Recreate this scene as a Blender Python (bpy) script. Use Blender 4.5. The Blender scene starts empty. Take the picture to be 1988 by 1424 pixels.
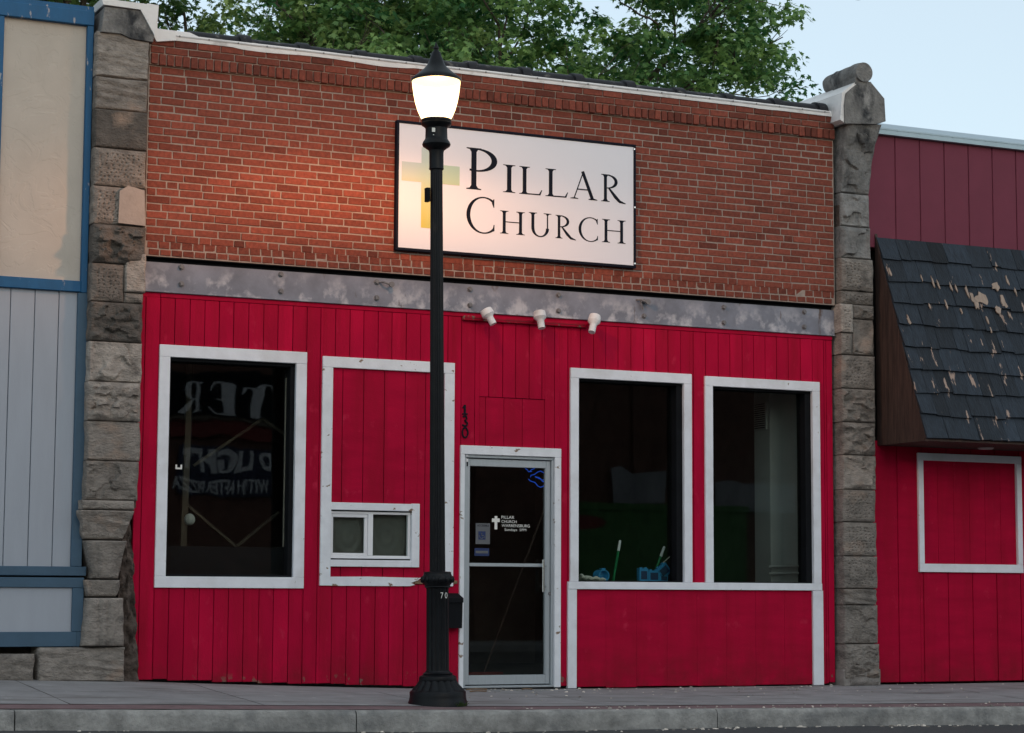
import bpy, bmesh, math, random
import numpy as np
from mathutils import Vector, Matrix, noise

SC = bpy.context.scene
COL = SC.collection
rnd = random.Random(7)

# ------------------------------------------------------------------ camera
F_PX, IW, IH = 4163.99, 1988.0, 1424.0
YAW, PITCH, ROLL = 0.436336, 0.1050544, 0.0051040
CAM = Vector((-7.951, -18.1, 0.857))
_cy, _sy, _cp, _sp = math.cos(YAW), math.sin(YAW), math.cos(PITCH), math.sin(PITCH)
FW = Vector((_sy*_cp, _cy*_cp, _sp))
_r = Vector((_cy, -_sy, 0)); _u = _r.cross(FW)
RT = math.cos(ROLL)*_r + math.sin(ROLL)*_u
UP = -math.sin(ROLL)*_r + math.cos(ROLL)*_u
cd = bpy.data.cameras.new('camera'); cam = bpy.data.objects.new('camera', cd); COL.objects.link(cam)
cd.sensor_width = 36.0; cd.lens = 36.0*F_PX/IW; cd.clip_end = 3000; cd.clip_start = 0.1
cam.matrix_world = Matrix(((RT.x, UP.x, -FW.x, CAM.x), (RT.y, UP.y, -FW.y, CAM.y), (RT.z, UP.z, -FW.z, CAM.z), (0, 0, 0, 1)))
SC.camera = cam

# ------------------------------------------------------------------ world, sun, exposure
SUN_EL, SUN_ROT = math.radians(18), math.radians(178)      # low sun behind the photographer, veiled
VEIL, VCOL = .66, (3.02, 3.36, 3.32, 1)
W = bpy.data.worlds.new('World'); SC.world = W; W.use_nodes = True
nt = W.node_tree
sky = nt.nodes.new('ShaderNodeTexSky'); sky.sky_type = 'NISHITA'; sky.sun_disc = False
sky.sun_elevation = SUN_EL; sky.sun_rotation = SUN_ROT; sky.air_density = 1.0; sky.dust_density = 1.2; sky.ozone_density = 2.0
veil = nt.nodes.new('ShaderNodeMix'); veil.data_type = 'RGBA'; veil.inputs['Factor'].default_value = VEIL      # thin even cloud veil over the clear sky
nt.links.new(sky.outputs[0], veil.inputs[6]); veil.inputs[7].default_value = VCOL
bgn = nt.nodes['Background']; nt.links.new(veil.outputs[2], bgn.inputs[0]); bgn.inputs[1].default_value = 0.13
sd = bpy.data.lights.new('sun', 'SUN'); sun = bpy.data.objects.new('sun', sd); COL.objects.link(sun)
sd.energy = 0.1; sd.angle = math.radians(40); sd.color = (1, .93, .88)
_sdir = Vector((math.sin(SUN_ROT)*math.cos(SUN_EL), math.cos(SUN_ROT)*math.cos(SUN_EL), math.sin(SUN_EL)))
sun.rotation_euler = _sdir.to_track_quat('Z', 'Y').to_euler(); sun.location = (-10, -30, 20)
SC.view_settings.view_transform = 'Standard'; SC.view_settings.look = 'None'
SC.view_settings.gamma = 1.0; SC.view_settings.exposure = 0.94
SC.cycles.use_denoising = True
SC.cycles.max_bounces = 8; SC.cycles.transparent_max_bounces = 16

# ------------------------------------------------------------------ measuring helpers (pixel of the photo -> point on a real plane)
def ray(px, py): return FW + RT*((px-IW/2)/F_PX) - UP*((py-IH/2)/F_PX)
def P(px, py, Y=0.0):
    d = ray(px, py); return CAM + d*((Y-CAM.y)/d.y)
def PX(px, py, X):
    d = ray(px, py); return CAM + d*((X-CAM.x)/d.x)
def scale_at(p): return (p-CAM).dot(FW)/F_PX

# ------------------------------------------------------------------ mesh builder
class MB:
    def __init__(s): s.v = []; s.f = []; s.m = []; s.t = []
    def add(s, vs, fs, mi=0, tone=.5):
        b = len(s.v); s.v += [tuple(x) for x in vs]
        for f in fs: s.f.append(tuple(i+b for i in f)); s.m.append(mi); s.t.append(tone)
    def box(s, x0, x1, y0, y1, z0, z1, ch=0.0, mi=0, tone=.5, jit=0.0):
        if x1 < x0: x0, x1 = x1, x0
        if z1 < z0: z0, z1 = z1, z0
        L = [(x0, x1), (y0, y1), (z0, z1)]
        ch = min(ch, .45*min(x1-x0, y1-y0, z1-z0))
        if ch <= 0:
            vs = [(L[0][i], L[1][j], L[2][k]) for i in (0, 1) for j in (0, 1) for k in (0, 1)]
            s.add(vs, [(0, 1, 3, 2), (4, 6, 7, 5), (0, 4, 5, 1), (2, 3, 7, 6), (0, 2, 6, 4), (1, 5, 7, 3)], mi, tone); return
        vs = []; idx = {}
        for i in (0, 1):
            for j in (0, 1):
                for k in (0, 1):
                    sg = (i, j, k)
                    jj = [rnd.uniform(-jit, jit) for _ in range(3)] if jit else (0, 0, 0)
                    for a in range(3):
                        p = []
                        for q in range(3):
                            e = L[q][sg[q]]; p.append(e + jj[q] if q == a else e + jj[q] + (ch if sg[q] == 0 else -ch))
                        idx[(sg, a)] = len(vs); vs.append(p)
        fs = []
        for a in range(3):
            b, c = [q for q in range(3) if q != a]
            for sv in (0, 1):
                def sgn(u, w):
                    t = [0, 0, 0]; t[a] = sv; t[b] = u; t[c] = w; return tuple(t)
                fs.append([idx[(sgn(u, w), a)] for u, w in ((0, 0), (1, 0), (1, 1), (0, 1))])
        for a in range(3):
            b, c = [q for q in range(3) if q != a]
            for u in (0, 1):
                for w in (0, 1):
                    t0 = [0, 0, 0]; t0[b] = u; t0[c] = w; t1 = list(t0); t1[a] = 1
                    t0 = tuple(t0); t1 = tuple(t1)
                    fs.append([idx[(t0, b)], idx[(t0, c)], idx[(t1, c)], idx[(t1, b)]])
        for i in (0, 1):
            for j in (0, 1):
                for k in (0, 1): fs.append([idx[((i, j, k), a)] for a in range(3)])
        s.add(vs, fs, mi, tone)
    def prism(s, poly, y0, y1, mi=0, tone=.5):           # (x,z) outline, thickness along y
        n = len(poly)
        vs = [(x, y0, z) for x, z in poly] + [(x, y1, z) for x, z in poly]
        fs = [tuple(range(n)), tuple(range(2*n-1, n-1, -1))] + [(i, i+n, (i+1) % n+n, (i+1) % n) for i in range(n)]
        s.add(vs, fs, mi, tone)
    def prismx(s, poly, x0, x1, mi=0, tone=.5):          # (y,z) outline, thickness along x
        n = len(poly)
        vs = [(x0, y, z) for y, z in poly] + [(x1, y, z) for y, z in poly]
        fs = [tuple(range(n)), tuple(range(2*n-1, n-1, -1))] + [(i, i+n, (i+1) % n+n, (i+1) % n) for i in range(n)]
        s.add(vs, fs, mi, tone)
    def tube(s, pts, rad, n=10, mi=0, tone=.5, caps=True):
        pts = [Vector(p) for p in pts]
        if not hasattr(rad, '__len__'): rad = [rad]*len(pts)
        rings = []; vs = []; fs = []
        for i, p in enumerate(pts):
            d = (pts[min(i+1, len(pts)-1)]-pts[max(i-1, 0)]).normalized()
            a = d.cross(Vector((0.13, 0.37, 1)) if abs(d.z) < .9 else Vector((1, .2, 0))).normalized(); b = d.cross(a)
            for k in range(n):
                t = 2*math.pi*k/n; vs.append(p + a*math.cos(t)*rad[i] + b*math.sin(t)*rad[i])
        for i in range(len(pts)-1):
            for k in range(n): fs.append((i*n+k, i*n+(k+1) % n, (i+1)*n+(k+1) % n, (i+1)*n+k))
        if caps: fs += [tuple(range(n-1, -1, -1)), tuple((len(pts)-1)*n+k for k in range(n))]
        s.add(vs, fs, mi, tone)
    def lathe(s, cx, cy, prof, n=40, mi=0, tone=.5, flute=0, fd=.08, caps=True):
        vs = []; fs = []
        for (r, z) in prof:
            for k in range(n):
                t = 2*math.pi*k/n; rr = r
                if flute: rr = r*(1-fd*(0.5+0.5*math.cos(flute*t))**2)
                vs.append((cx+rr*math.cos(t), cy+rr*math.sin(t), z))
        for i in range(len(prof)-1):
            for k in range(n): fs.append((i*n+k, i*n+(k+1) % n, (i+1)*n+(k+1) % n, (i+1)*n+k))
        if caps: fs += [tuple(range(n-1, -1, -1)), tuple((len(prof)-1)*n+k for k in range(n))]
        s.add(vs, fs, mi, tone)
    def grid(s, fn, nu, nv, mi=0, tone=.5):
        vs = [fn(i/nu, j/nv) for j in range(nv+1) for i in range(nu+1)]
        fs = [(j*(nu+1)+i, j*(nu+1)+i+1, (j+1)*(nu+1)+i+1, (j+1)*(nu+1)+i) for j in range(nv) for i in range(nu)]
        s.add(vs, fs, mi, tone)

def setp(o, **k):
    for a, b in k.items():
        if b is not None: o[a] = b

ORG = {}
def thing(name, label, cat, loc, group=None):
    o = bpy.data.objects.new(name, None); COL.objects.link(o); o.empty_display_size = .2
    o.location = loc; ORG[o.name] = Vector(loc); setp(o, label=label, category=cat, group=group); return o

def obj(name, mb, mats, parent=None, smooth=None, recalc=True, loc=None, **props):
    me = bpy.data.meshes.new(name)
    off = ORG[parent.name] if parent else (Vector(loc) if loc is not None else Vector((0, 0, 0)))
    me.from_pydata([(x-off.x, y-off.y, z-off.z) for x, y, z in mb.v], [], mb.f)
    if not isinstance(mats, (list, tuple)): mats = [mats]
    for m in mats: me.materials.append(m)
    me.polygons.foreach_set('material_index', mb.m)
    at = me.attributes.new('tone', 'FLOAT', 'FACE'); at.data.foreach_set('value', mb.t)
    if recalc:
        bm = bmesh.new(); bm.from_mesh(me); bmesh.ops.recalc_face_normals(bm, faces=bm.faces); bm.to_mesh(me); bm.free()
    if smooth is not None:
        me.shade_smooth(); me.set_sharp_from_angle(angle=math.radians(smooth))
    o = bpy.data.objects.new(name, me); COL.objects.link(o)
    if parent: o.parent = parent
    else: o.location = off
    ORG[o.name] = off
    setp(o, **props); return o

# ------------------------------------------------------------------ materials
def mat(name, col, rough=.6, var=.15, scale=6, bump=.15, bscale=40, bdist=.004, metal=0.0, tone=0.0, stretch=(1, 1, 1),
        patch=None, spec=.4, huevar=0.0, coat=0.0):
    """painted / stone / metal surface: base colour, noise variation, optional patches of a second colour
       patch = (colour, low, high, scale, stretch, zmin, zmax)"""
    m = bpy.data.materials.new(name); m.use_nodes = True; t = m.node_tree; N = t.nodes; L = t.links
    b = N['Principled BSDF']; b.inputs['Roughness'].default_value = rough; b.inputs['Metallic'].default_value = metal
    b.inputs['Specular IOR Level'].default_value = spec
    if coat: b.inputs['Coat Weight'].default_value = coat; b.inputs['Coat Roughness'].default_value = .25
    tc = N.new('ShaderNodeTexCoord'); mp = N.new('ShaderNodeMapping'); mp.inputs['Scale'].default_value = stretch
    L.new(tc.outputs['Object'], mp.inputs['Vector'])
    n1 = N.new('ShaderNodeTexNoise'); n1.inputs['Scale'].default_value = scale; n1.inputs['Detail'].default_value = 8; n1.inputs['Roughness'].default_value = .62
    L.new(mp.outputs[0], n1.inputs['Vector'])
    mr = N.new('ShaderNodeMapRange'); mr.inputs[1].default_value = .3; mr.inputs[2].default_value = .7
    mr.inputs[3].default_value = 1-var; mr.inputs[4].default_value = 1+var; L.new(n1.outputs[0], mr.inputs[0])
    fac = mr.outputs[0]
    if tone:
        at = N.new('ShaderNodeAttribute'); at.attribute_name = 'tone'
        m2 = N.new('ShaderNodeMath'); m2.operation = 'MULTIPLY_ADD'; m2.inputs[1].default_value = 2*tone; m2.inputs[2].default_value = 1-tone
        L.new(at.outputs['Fac'], m2.inputs[0])
        m3 = N.new('ShaderNodeMath'); m3.operation = 'MULTIPLY'; L.new(fac, m3.inputs[0]); L.new(m2.outputs[0], m3.inputs[1]); fac = m3.outputs[0]
    cm = N.new('ShaderNodeVectorMath'); cm.operation = 'SCALE'; cm.inputs[0].default_value = col; L.new(fac, cm.inputs['Scale'])
    c = cm.outputs[0]
    for pt in (patch if isinstance(patch, list) else [patch] if patch else []):
        pc, lo, hi, ps, pst = pt[:5]
        mp2 = N.new('ShaderNodeMapping'); mp2.inputs['Scale'].default_value = pst; L.new(tc.outputs['Object'], mp2.inputs['Vector'])
        n2 = N.new('ShaderNodeTexNoise'); n2.inputs['Scale'].default_value = ps; n2.inputs['Detail'].default_value = 7; n2.inputs['Roughness'].default_value = .6
        L.new(mp2.outputs[0], n2.inputs['Vector'])
        r2 = N.new('ShaderNodeMapRange'); r2.inputs[1].default_value = lo; r2.inputs[2].default_value = hi; L.new(n2.outputs[0], r2.inputs[0])
        pf = r2.outputs[0]
        if len(pt) > 5:
            sx = N.new('ShaderNodeSeparateXYZ'); L.new(tc.outputs['Object'], sx.inputs[0])
            r3 = N.new('ShaderNodeMapRange'); r3.inputs[1].default_value = pt[5]; r3.inputs[2].default_value = pt[6]; L.new(sx.outputs[2], r3.inputs[0])
            mm = N.new('ShaderNodeMath'); mm.operation = 'MULTIPLY'; L.new(pf, mm.inputs[0]); L.new(r3.outputs[0], mm.inputs[1]); pf = mm.outputs[0]
        mx = N.new('ShaderNodeMix'); mx.data_type = 'RGBA'; L.new(pf, mx.inputs['Factor']); L.new(c, mx.inputs[6]); mx.inputs[7].default_value = (*pc, 1)
        c = mx.outputs[2]
    L.new(c, b.inputs['Base Color'])
    if bump:
        n3 = N.new('ShaderNodeTexNoise'); n3.inputs['Scale'].default_value = bscale; n3.inputs['Detail'].default_value = 5
        L.new(mp.outputs[0], n3.inputs['Vector'])
        bp = N.new('ShaderNodeBump'); bp.inputs['Strength'].default_value = bump; bp.inputs['Distance'].default_value = bdist
        L.new(n3.outputs[0], bp.inputs['Height']); L.new(bp.outputs[0], b.inputs['Normal'])
    return m

def glass_mat(name, wav=.02, base=.05, wscale=2.2):
    m = bpy.data.materials.new(name); m.use_nodes = True; t = m.node_tree; N = t.nodes; L = t.links
    N.remove(N['Principled BSDF'])
    tr = N.new('ShaderNodeBsdfTransparent'); tr.inputs[0].default_value = (.86, .9, .88, 1)
    gl = N.new('ShaderNodeBsdfGlossy'); gl.inputs['Roughness'].default_value = .015
    lw = N.new('ShaderNodeLayerWeight'); lw.inputs['Blend'].default_value = .5
    pw = N.new('ShaderNodeMath'); pw.operation = 'POWER'; pw.inputs[1].default_value = 5; L.new(lw.outputs['Facing'], pw.inputs[0])
    ma = N.new('ShaderNodeMath'); ma.operation = 'MULTIPLY_ADD'; ma.inputs[1].default_value = 1-base; ma.inputs[2].default_value = base; L.new(pw.outputs[0], ma.inputs[0])
    if wav:
        tc = N.new('ShaderNodeTexCoord'); n = N.new('ShaderNodeTexNoise'); n.inputs['Scale'].default_value = wscale; n.inputs['Detail'].default_value = 1.5
        L.new(tc.outputs['Object'], n.inputs['Vector'])
        bp = N.new('ShaderNodeBump'); bp.inputs['Strength'].default_value = wav; bp.inputs['Distance'].default_value = .1
        L.new(n.outputs[0], bp.inputs['Height']); L.new(bp.outputs[0], gl.inputs['Normal'])
    mx = N.new('ShaderNodeMixShader'); L.new(ma.outputs[0], mx.inputs[0]); L.new(tr.outputs[0], mx.inputs[1]); L.new(gl.outputs[0], mx.inputs[2])
    L.new(mx.outputs[0], N['Material Output'].inputs['Surface']); return m

def emit_mat(name, col, s):
    m = bpy.data.materials.new(name); m.use_nodes = True; N = m.node_tree.nodes
    b = N['Principled BSDF']; b.inputs['Base Color'].default_value = (*[min(1, c) for c in col], 1)
    b.inputs['Emission Color'].default_value = (*col, 1); b.inputs['Emission Strength'].default_value = s; return m

def leaf_mat(name, c0, c1):
    m = bpy.data.materials.new(name); m.use_nodes = True; t = m.node_tree; N = t.nodes; L = t.links
    b = N['Principled BSDF']; b.inputs['Roughness'].default_value = .5; b.inputs['Specular IOR Level'].default_value = .3
    at = N.new('ShaderNodeAttribute'); at.attribute_name = 'tone'
    mx = N.new('ShaderNodeMix'); mx.data_type = 'RGBA'; L.new(at.outputs['Fac'], mx.inputs['Factor'])
    mx.inputs[6].default_value = (*c0, 1); mx.inputs[7].default_value = (*c1, 1); L.new(mx.outputs[2], b.inputs['Base Color'])
    tl = N.new('ShaderNodeBsdfTranslucent'); L.new(mx.outputs[2], tl.inputs[0])
    ms = N.new('ShaderNodeMixShader'); ms.inputs[0].default_value = .4; L.new(b.outputs[0], ms.inputs[1]); L.new(tl.outputs[0], ms.inputs[2])
    L.new(ms.outputs[0], N['Material Output'].inputs['Surface']); return m

M = {}
M['brick'] = mat('brick', (.195, .048, .030), .9, .3, 30, .6, 120, .004, tone=.46, patch=[((.2, .13, .1), .66, .8, 9, (1, 1, 1))])
M['mortar'] = mat('mortar', (.30, .24, .205), .9, .2, 20, .6, 90, .005)
M['red'] = mat('red_paint', (.42, .005, .037), .65, .16, 2.2, .4, 60, .004, tone=.13, stretch=(1.5, 1, .6), spec=.04,
               patch=[((.31, .006, .025), .45, .75, 2.4, (3, 1, .3)), ((.50, .02, .06), .62, .76, 7, (1, 1, .6)), ((.20, .012, .022), .35, .75, 6, (1, 1, 1), .40, .0), ((.16, .13, .1), .60, .63, 13, (1, 1, .8), .15, .04)])
M['redfine'] = mat('red_panel_paint', (.40, .005, .035), .65, .14, 4, .5, 90, .003, stretch=(.5, 1, 2.2), spec=.04, patch=[((.30, .006, .025), .45, .75, 2.0, (2.5, 1, .35)), ((.48, .02, .06), .63, .76, 8, (1, 1, .8)), ((.20, .012, .022), .35, .75, 6, (1, 1, 1), .40, .0)])
M['groove'] = mat('groove_dark', (.17, .006, .016), .8, .1)
M['white'] = mat('white_paint', (.74, .76, .81), .5, .06, 8, .3, 50, .003, spec=.35, patch=[((.56, .56, .57), .5, .8, 2.2, (1, 1, 1)), ((.30, .25, .2), .70, .73, 16, (1, 1, 1))])
M['whiteworn'] = mat('worn_white_paint', (.73, .75, .79), .55, .08, 8, .4, 50, .004, patch=[((.22, .15, .1), .63, .66, 9, (1, 1, 1.5))])
M['vinyl'] = mat('white_vinyl', (.78, .78, .80), .35, .03, 5, .05)
M['alu'] = mat('aluminium', (.40, .44, .47), .42, .06, 10, .06, 60, metal=.35, stretch=(6, 6, 1))
M['chrome'] = mat('bright_metal', (.7, .7, .7), .25, .03, 10, 0, metal=1)
M['black'] = mat('black_frame', (.008, .009, .011), .7, .2, spec=.08)
M['blackpaint'] = mat('black_gloss_paint', (.005, .006, .008), .45, .4, 14, .25, 60, .003, spec=.2, patch=[((.035, .03, .028), .62, .8, 10, (1, 1, .4))])
M['steel'] = mat('weathered_steel', (.19, .20, .24), .7, .25, 4, .2, 60, .003, patch=[((.47, .46, .49), .50, .65, 6.5, (1, 1, .9), 3.74, 3.52), ((.10, .065, .05), .64, .72, 5, (1.6, 1, .5))])
M['bolt'] = mat('bolt_steel', (.16, .155, .16), .6, .2, 30, .2)
M['stone'] = mat('grey_sandstone', (.195, .174, .155), .92, .36, 9, 1.0, 34, .018, tone=.68, stretch=(1, 1, 1.8), patch=[((.06, .054, .05), .55, .75, 4.5, (1, 1, 1.4)), ((.30, .22, .17), .56, .72, 2.1, (1, 1, 1.2))])
M['stonedark'] = mat('weathered_dark_sandstone', (.175, .17, .165), .92, .35, 9, 1.0, 40, .014, tone=.5, patch=[((.028, .030, .034), .47, .64, 3.6, (1, 1, .6)), ((.34, .33, .32), .57, .70, 3.0, (1, 1, .7))])
M['stonelight'] = mat('spalled_light_stone', (.34, .285, .25), .9, .12, 8, .5, 40, .006)
M['cement'] = mat('cement_patch', (.22, .20, .185), .95, .25, 9, .6, 50, .01)
M['rubble'] = mat('dark_rubble_mortar', (.085, .065, .055), .95, .4, 14, 1, 30, .02)
M['flash'] = mat('white_membrane', (.70, .69, .69), .5, .10, 5, .3, 9, .012, patch=[((.36, .34, .33), .56, .74, 4, (1, 1, 1))])
M['coping'] = mat('black_glazed_tile', (.016, .016, .020), .55, .3, 9, .5, 25, .01, spec=.2, patch=[((.10, .095, .09), .58, .66, 7, (1, 1, 2))])
M['signwhite'] = mat('sign_white', (.73, .735, .79), .45, .012, 2, 0)
M['ink'] = mat('sign_black', (.008, .010, .018), .6, .05, 4, 0, spec=.08)
M['blue'] = mat('blue_paint', (.004, .085, .205), .6, .14, 6, .3, 60, .003, stretch=(1, 1, .4), patch=[((.30, .29, .31), .605, .64, 9, (2.2, 1, .6))])
M['bluegrey'] = mat('dull_blue_paint', (.045, .095, .15), .6, .1, 5, .2, 50)
M['stucco'] = mat('cream_stucco', (.48, .43, .375), .85, .05, 3, 0, patch=[((.40, .35, .30), .5, .8, 1.6, (1, 1, .5)), ((.33, .28, .24), .72, .78, 7, (1, 1, .4))])
M['siding'] = mat('pale_blue_siding', (.33, .36, .41), .65, .04, 4, .3, 60, .002, stretch=(2, 1, .4))
M['maroon'] = mat('maroon_siding', (.15, .022, .046), .7, .07, 4, .3, 60, .002)
M['metalcap'] = mat('blue_grey_metal', (.33, .42, .47), .38, .07, 4, .05, metal=.4)
M['shingle'] = mat('blue_black_shake', (.017, .025, .036), .8, .35, 10, 1, 22, .014, tone=.6, stretch=(3, 1, .6), patch=[((.36, .26, .21), .635, .655, 4.2, (3.2, 1, .6))])
M['barewood'] = mat('bare_weathered_wood', (.33, .25, .20), .85, .2, 9, .5, 30, stretch=(4, 1, .8))
M['brownwood'] = mat('brown_plank', (.052, .030, .024), .75, .5, 6, .5, 25, .006, stretch=(6, 6, .5))
M['rawwood'] = mat('raw_wood', (.20, .125, .075), .8, .3, 8, .4, 30, stretch=(1, 1, 4))
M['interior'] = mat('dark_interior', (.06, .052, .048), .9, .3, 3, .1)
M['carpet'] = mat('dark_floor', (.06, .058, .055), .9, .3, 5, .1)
M['plaster'] = mat('interior_plaster', (.42, .42, .40), .8, .08, 3, .1)
M['stud'] = mat('stud_timber', (.10, .08, .06), .8, .2, 8, .2, stretch=(1, 1, .2))
M['foam'] = mat('grey_green_blind', (.12, .12, .108), .85, .12, 5, .1)
M['walk'] = mat('sidewalk_concrete', (.26, .255, .26), .9, .16, 3.5, .35, 80, .004, tone=.12, patch=[((.5, .49, .48), .665, .69, 4.5, (.8, 3, 1)), ((.15, .14, .138), .52, .7, 1.7, (.5, 2.2, 1)), ((.10, .095, .09), .66, .69, 16, (1, 2, 1))])
M['paver'] = mat('red_brown_strip', (.17, .11, .115), .9, .2, 8, .4, 60, patch=[((.45, .43, .42), .68, .73, 6, (1, 2, 1))])
M['curb'] = mat('curb_concrete', (.285, .277, .262), .92, .38, 7, .9, 45, .010, patch=[((.14, .14, .14), .52, .75, 2.6, (1, 1, 1.5))])
M['asphalt'] = mat('asphalt', (.05, .05, .053), .9, .25, 25, .6, 140, .006)
M['dirt'] = mat('bare_earth', (.12, .11, .09), .95, .2)
M['litter'] = mat('pale_rubble', (.46, .41, .36), .9, .3, 20, .2, tone=.7)
M['weed'] = mat('weed_green', (.05, .10, .025), .7, .2)
M['bluebox'] = mat('blue_plastic', (.03, .25, .52), .4, .08, 6, 0)
M['greenpole'] = mat('green_handle', (.01, .19, .07), .4, .1, 6, 0)
M['rag'] = mat('white_cloth', (.55, .52, .46), .9, .25, 20, .6, 30, .02)
M['roofing'] = mat('flat_roofing', (.10, .10, .10), .9, .2)
M['oppbrick'] = mat('opposite_brick', (.13, .06, .045), .9, .3, 3, .3)
M['oppwhite'] = mat('opposite_white', (.62, .60, .62), .6, .05, 3, 0)
M['oppgrey'] = mat('whitewash', (.25, .24, .26), .8, .25, 1.5, 0)
M['oppnavy'] = mat('opposite_navy', (.015, .02, .05), .6, .1, 3, 0)
M['oppred'] = mat('opposite_red', (.16, .02, .018), .7, .1, 3, 0)
M['oppgreen'] = mat('dumpster_green', (.04, .14, .03), .6, .15, 3, .1)
M['glass'] = glass_mat('window_glass', .0, .045)
M['glasswavy'] = glass_mat('wavy_window_glass', .011, .055)
def globe_mat():                                      # thin glowing shell that lets the burner's light through
    m = bpy.data.materials.new('lamp_globe'); m.use_nodes = True; t = m.node_tree; N = t.nodes; L = t.links; N.remove(N['Principled BSDF'])
    em = N.new('ShaderNodeEmission'); em.inputs[0].default_value = (1, .70, .34, 1); em.inputs[1].default_value = 1.2
    tr = N.new('ShaderNodeBsdfTransparent'); ad = N.new('ShaderNodeAddShader'); L.new(em.outputs[0], ad.inputs[0]); L.new(tr.outputs[0], ad.inputs[1])
    L.new(ad.outputs[0], N['Material Output'].inputs['Surface']); return m
M['glass_lamp'] = globe_mat()
M['neon'] = emit_mat('blue_neon', (.02, .12, .8), .25)
M['bark'] = mat('bark', (.085, .07, .058), .95, .3, 6, 1, 14, .03, stretch=(1, 1, .3))
M['leafA'] = leaf_mat('maple_leaf', (.032, .13, .042), (.29, .46, .14))
M['leafB'] = leaf_mat('maple_leaf_pale', (.042, .14, .045), (.36, .49, .16))
M['feather'] = mat('dark_feather', (.03, .05, .08), .8, .1)
M['sticker'] = mat('pale_sticker', (.11, .115, .125), .6, .1)
M['sticker2'] = mat('termination_bar', (.42, .42, .43), .5, .1)
M['stickerblue'] = mat('blue_sticker', (.012, .028, .105), .6, .1)
M['digit'] = mat('white_digit', (.7, .7, .66), .6, .05)

# stucco: trowel arcs as bump
def stucco_bump(m):
    t = m.node_tree; N = t.nodes; L = t.links; b = N['Principled BSDF']
    tc = N.new('ShaderNodeTexCoord')
    n = N.new('ShaderNodeTexNoise'); n.inputs['Scale'].default_value = 3.2; n.inputs['Detail'].default_value = 3; n.inputs['Distortion'].default_value = 2.2; L.new(tc.outputs['Object'], n.inputs['Vector'])
    n2 = N.new('ShaderNodeTexNoise'); n2.inputs['Scale'].default_value = 60; n2.inputs['Detail'].default_value = 4; L.new(tc.outputs['Object'], n2.inputs['Vector'])
    r = N.new('ShaderNodeValToRGB'); r.color_ramp.elements[0].position = .48; r.color_ramp.elements[1].position = .52; L.new(n.outputs[0], r.inputs[0])
    ad = N.new('ShaderNodeMath'); ad.operation = 'MULTIPLY_ADD'; ad.inputs[1].default_value = .5; L.new(n2.outputs[0], ad.inputs[0]); L.new(r.outputs[0], ad.inputs[2])
    bp = N.new('ShaderNodeBump'); bp.inputs['Strength'].default_value = .3; bp.inputs['Distance'].default_value = .005
    L.new(ad.outputs[0], bp.inputs['Height']); L.new(bp.outputs[0], b.inputs['Normal'])
stucco_bump(M['stucco'])

# sign cross: a printed gradient (teal on top, green to the right, yellow below)
def cross_mat():
    m = bpy.data.materials.new('printed_cross'); m.use_nodes = True; t = m.node_tree; N = t.nodes; L = t.links; b = N['Principled BSDF']
    b.inputs['Roughness'].default_value = .45
    tc = N.new('ShaderNodeTexCoord'); sx = N.new('ShaderNodeSeparateXYZ'); L.new(tc.outputs['Object'], sx.inputs[0])
    r = N.new('ShaderNodeMapRange'); r.inputs[1].default_value = .25; r.inputs[2].default_value = 1.12; L.new(sx.outputs[2], r.inputs[0])
    cr = N.new('ShaderNodeValToRGB'); e = cr.color_ramp.elements
    e[0].color = (.60, .46, .03, 1); e[1].color = (.56, .62, .68, 1)
    for p, c in ((.30, (.60, .53, .18, 1)), (.52, (.52, .58, .46, 1)), (.68, (.45, .55, .55, 1))):
        x = e.new(p); x.color = c
    L.new(r.outputs[0], cr.inputs[0])
    rx = N.new('ShaderNodeMapRange'); rx.inputs[1].default_value = .02; rx.inputs[2].default_value = .28; rx.inputs[4].default_value = .45; L.new(sx.outputs[0], rx.inputs[0])
    mx = N.new('ShaderNodeMix'); mx.data_type = 'RGBA'; L.new(rx.outputs[0], mx.inputs['Factor']); L.new(cr.outputs[0], mx.inputs[6]); mx.inputs[7].default_value = (.36, .55, .30, 1)
    L.new(mx.outputs[2], b.inputs['Base Color']); return m
M['cross'] = cross_mat()

# ------------------------------------------------------------------ text helpers
def text_geo(body, size=1.0, bold=0.0):
    c = bpy.data.curves.new('lettering_curve', 'FONT'); c.body = body; c.size = size; c.resolution_u = 3; c.offset = bold
    o = bpy.data.objects.new('lettering_curve', c); COL.objects.link(o)
    dg = bpy.context.evaluated_depsgraph_get(); me = bpy.data.meshes.new_from_object(o.evaluated_get(dg))
    vs = [(v.co.x, v.co.y) for v in me.vertices]; fs = [tuple(p.vertices) for p in me.polygons]
    bpy.data.objects.remove(o); bpy.data.curves.remove(c); bpy.data.meshes.remove(me)
    xs = [v[0] for v in vs]; ys = [v[1] for v in vs]
    return vs, fs, (min(xs), max(xs), min(ys), max(ys))
def put_text(mb, body, x0, x1, z0, z1, y, mi=0, slant=0.0, flip=False, bold=0.0):
    """front faces of lettering fitted into a rectangle of the plane y (facing -y; flip: facing +y)"""
    vs, fs, (a, b, c, d) = text_geo(body, 1.0, bold)
    out = []
    for u, v in vs:
        s = (u-a)/(b-a); t = (v-c)/(d-c)
        out.append(((x1-(x1-x0)*s) if flip else (x0+(x1-x0)*s), y, z0+(z1-z0)*t + slant*s))
    mb.add(out, fs, mi)

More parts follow.
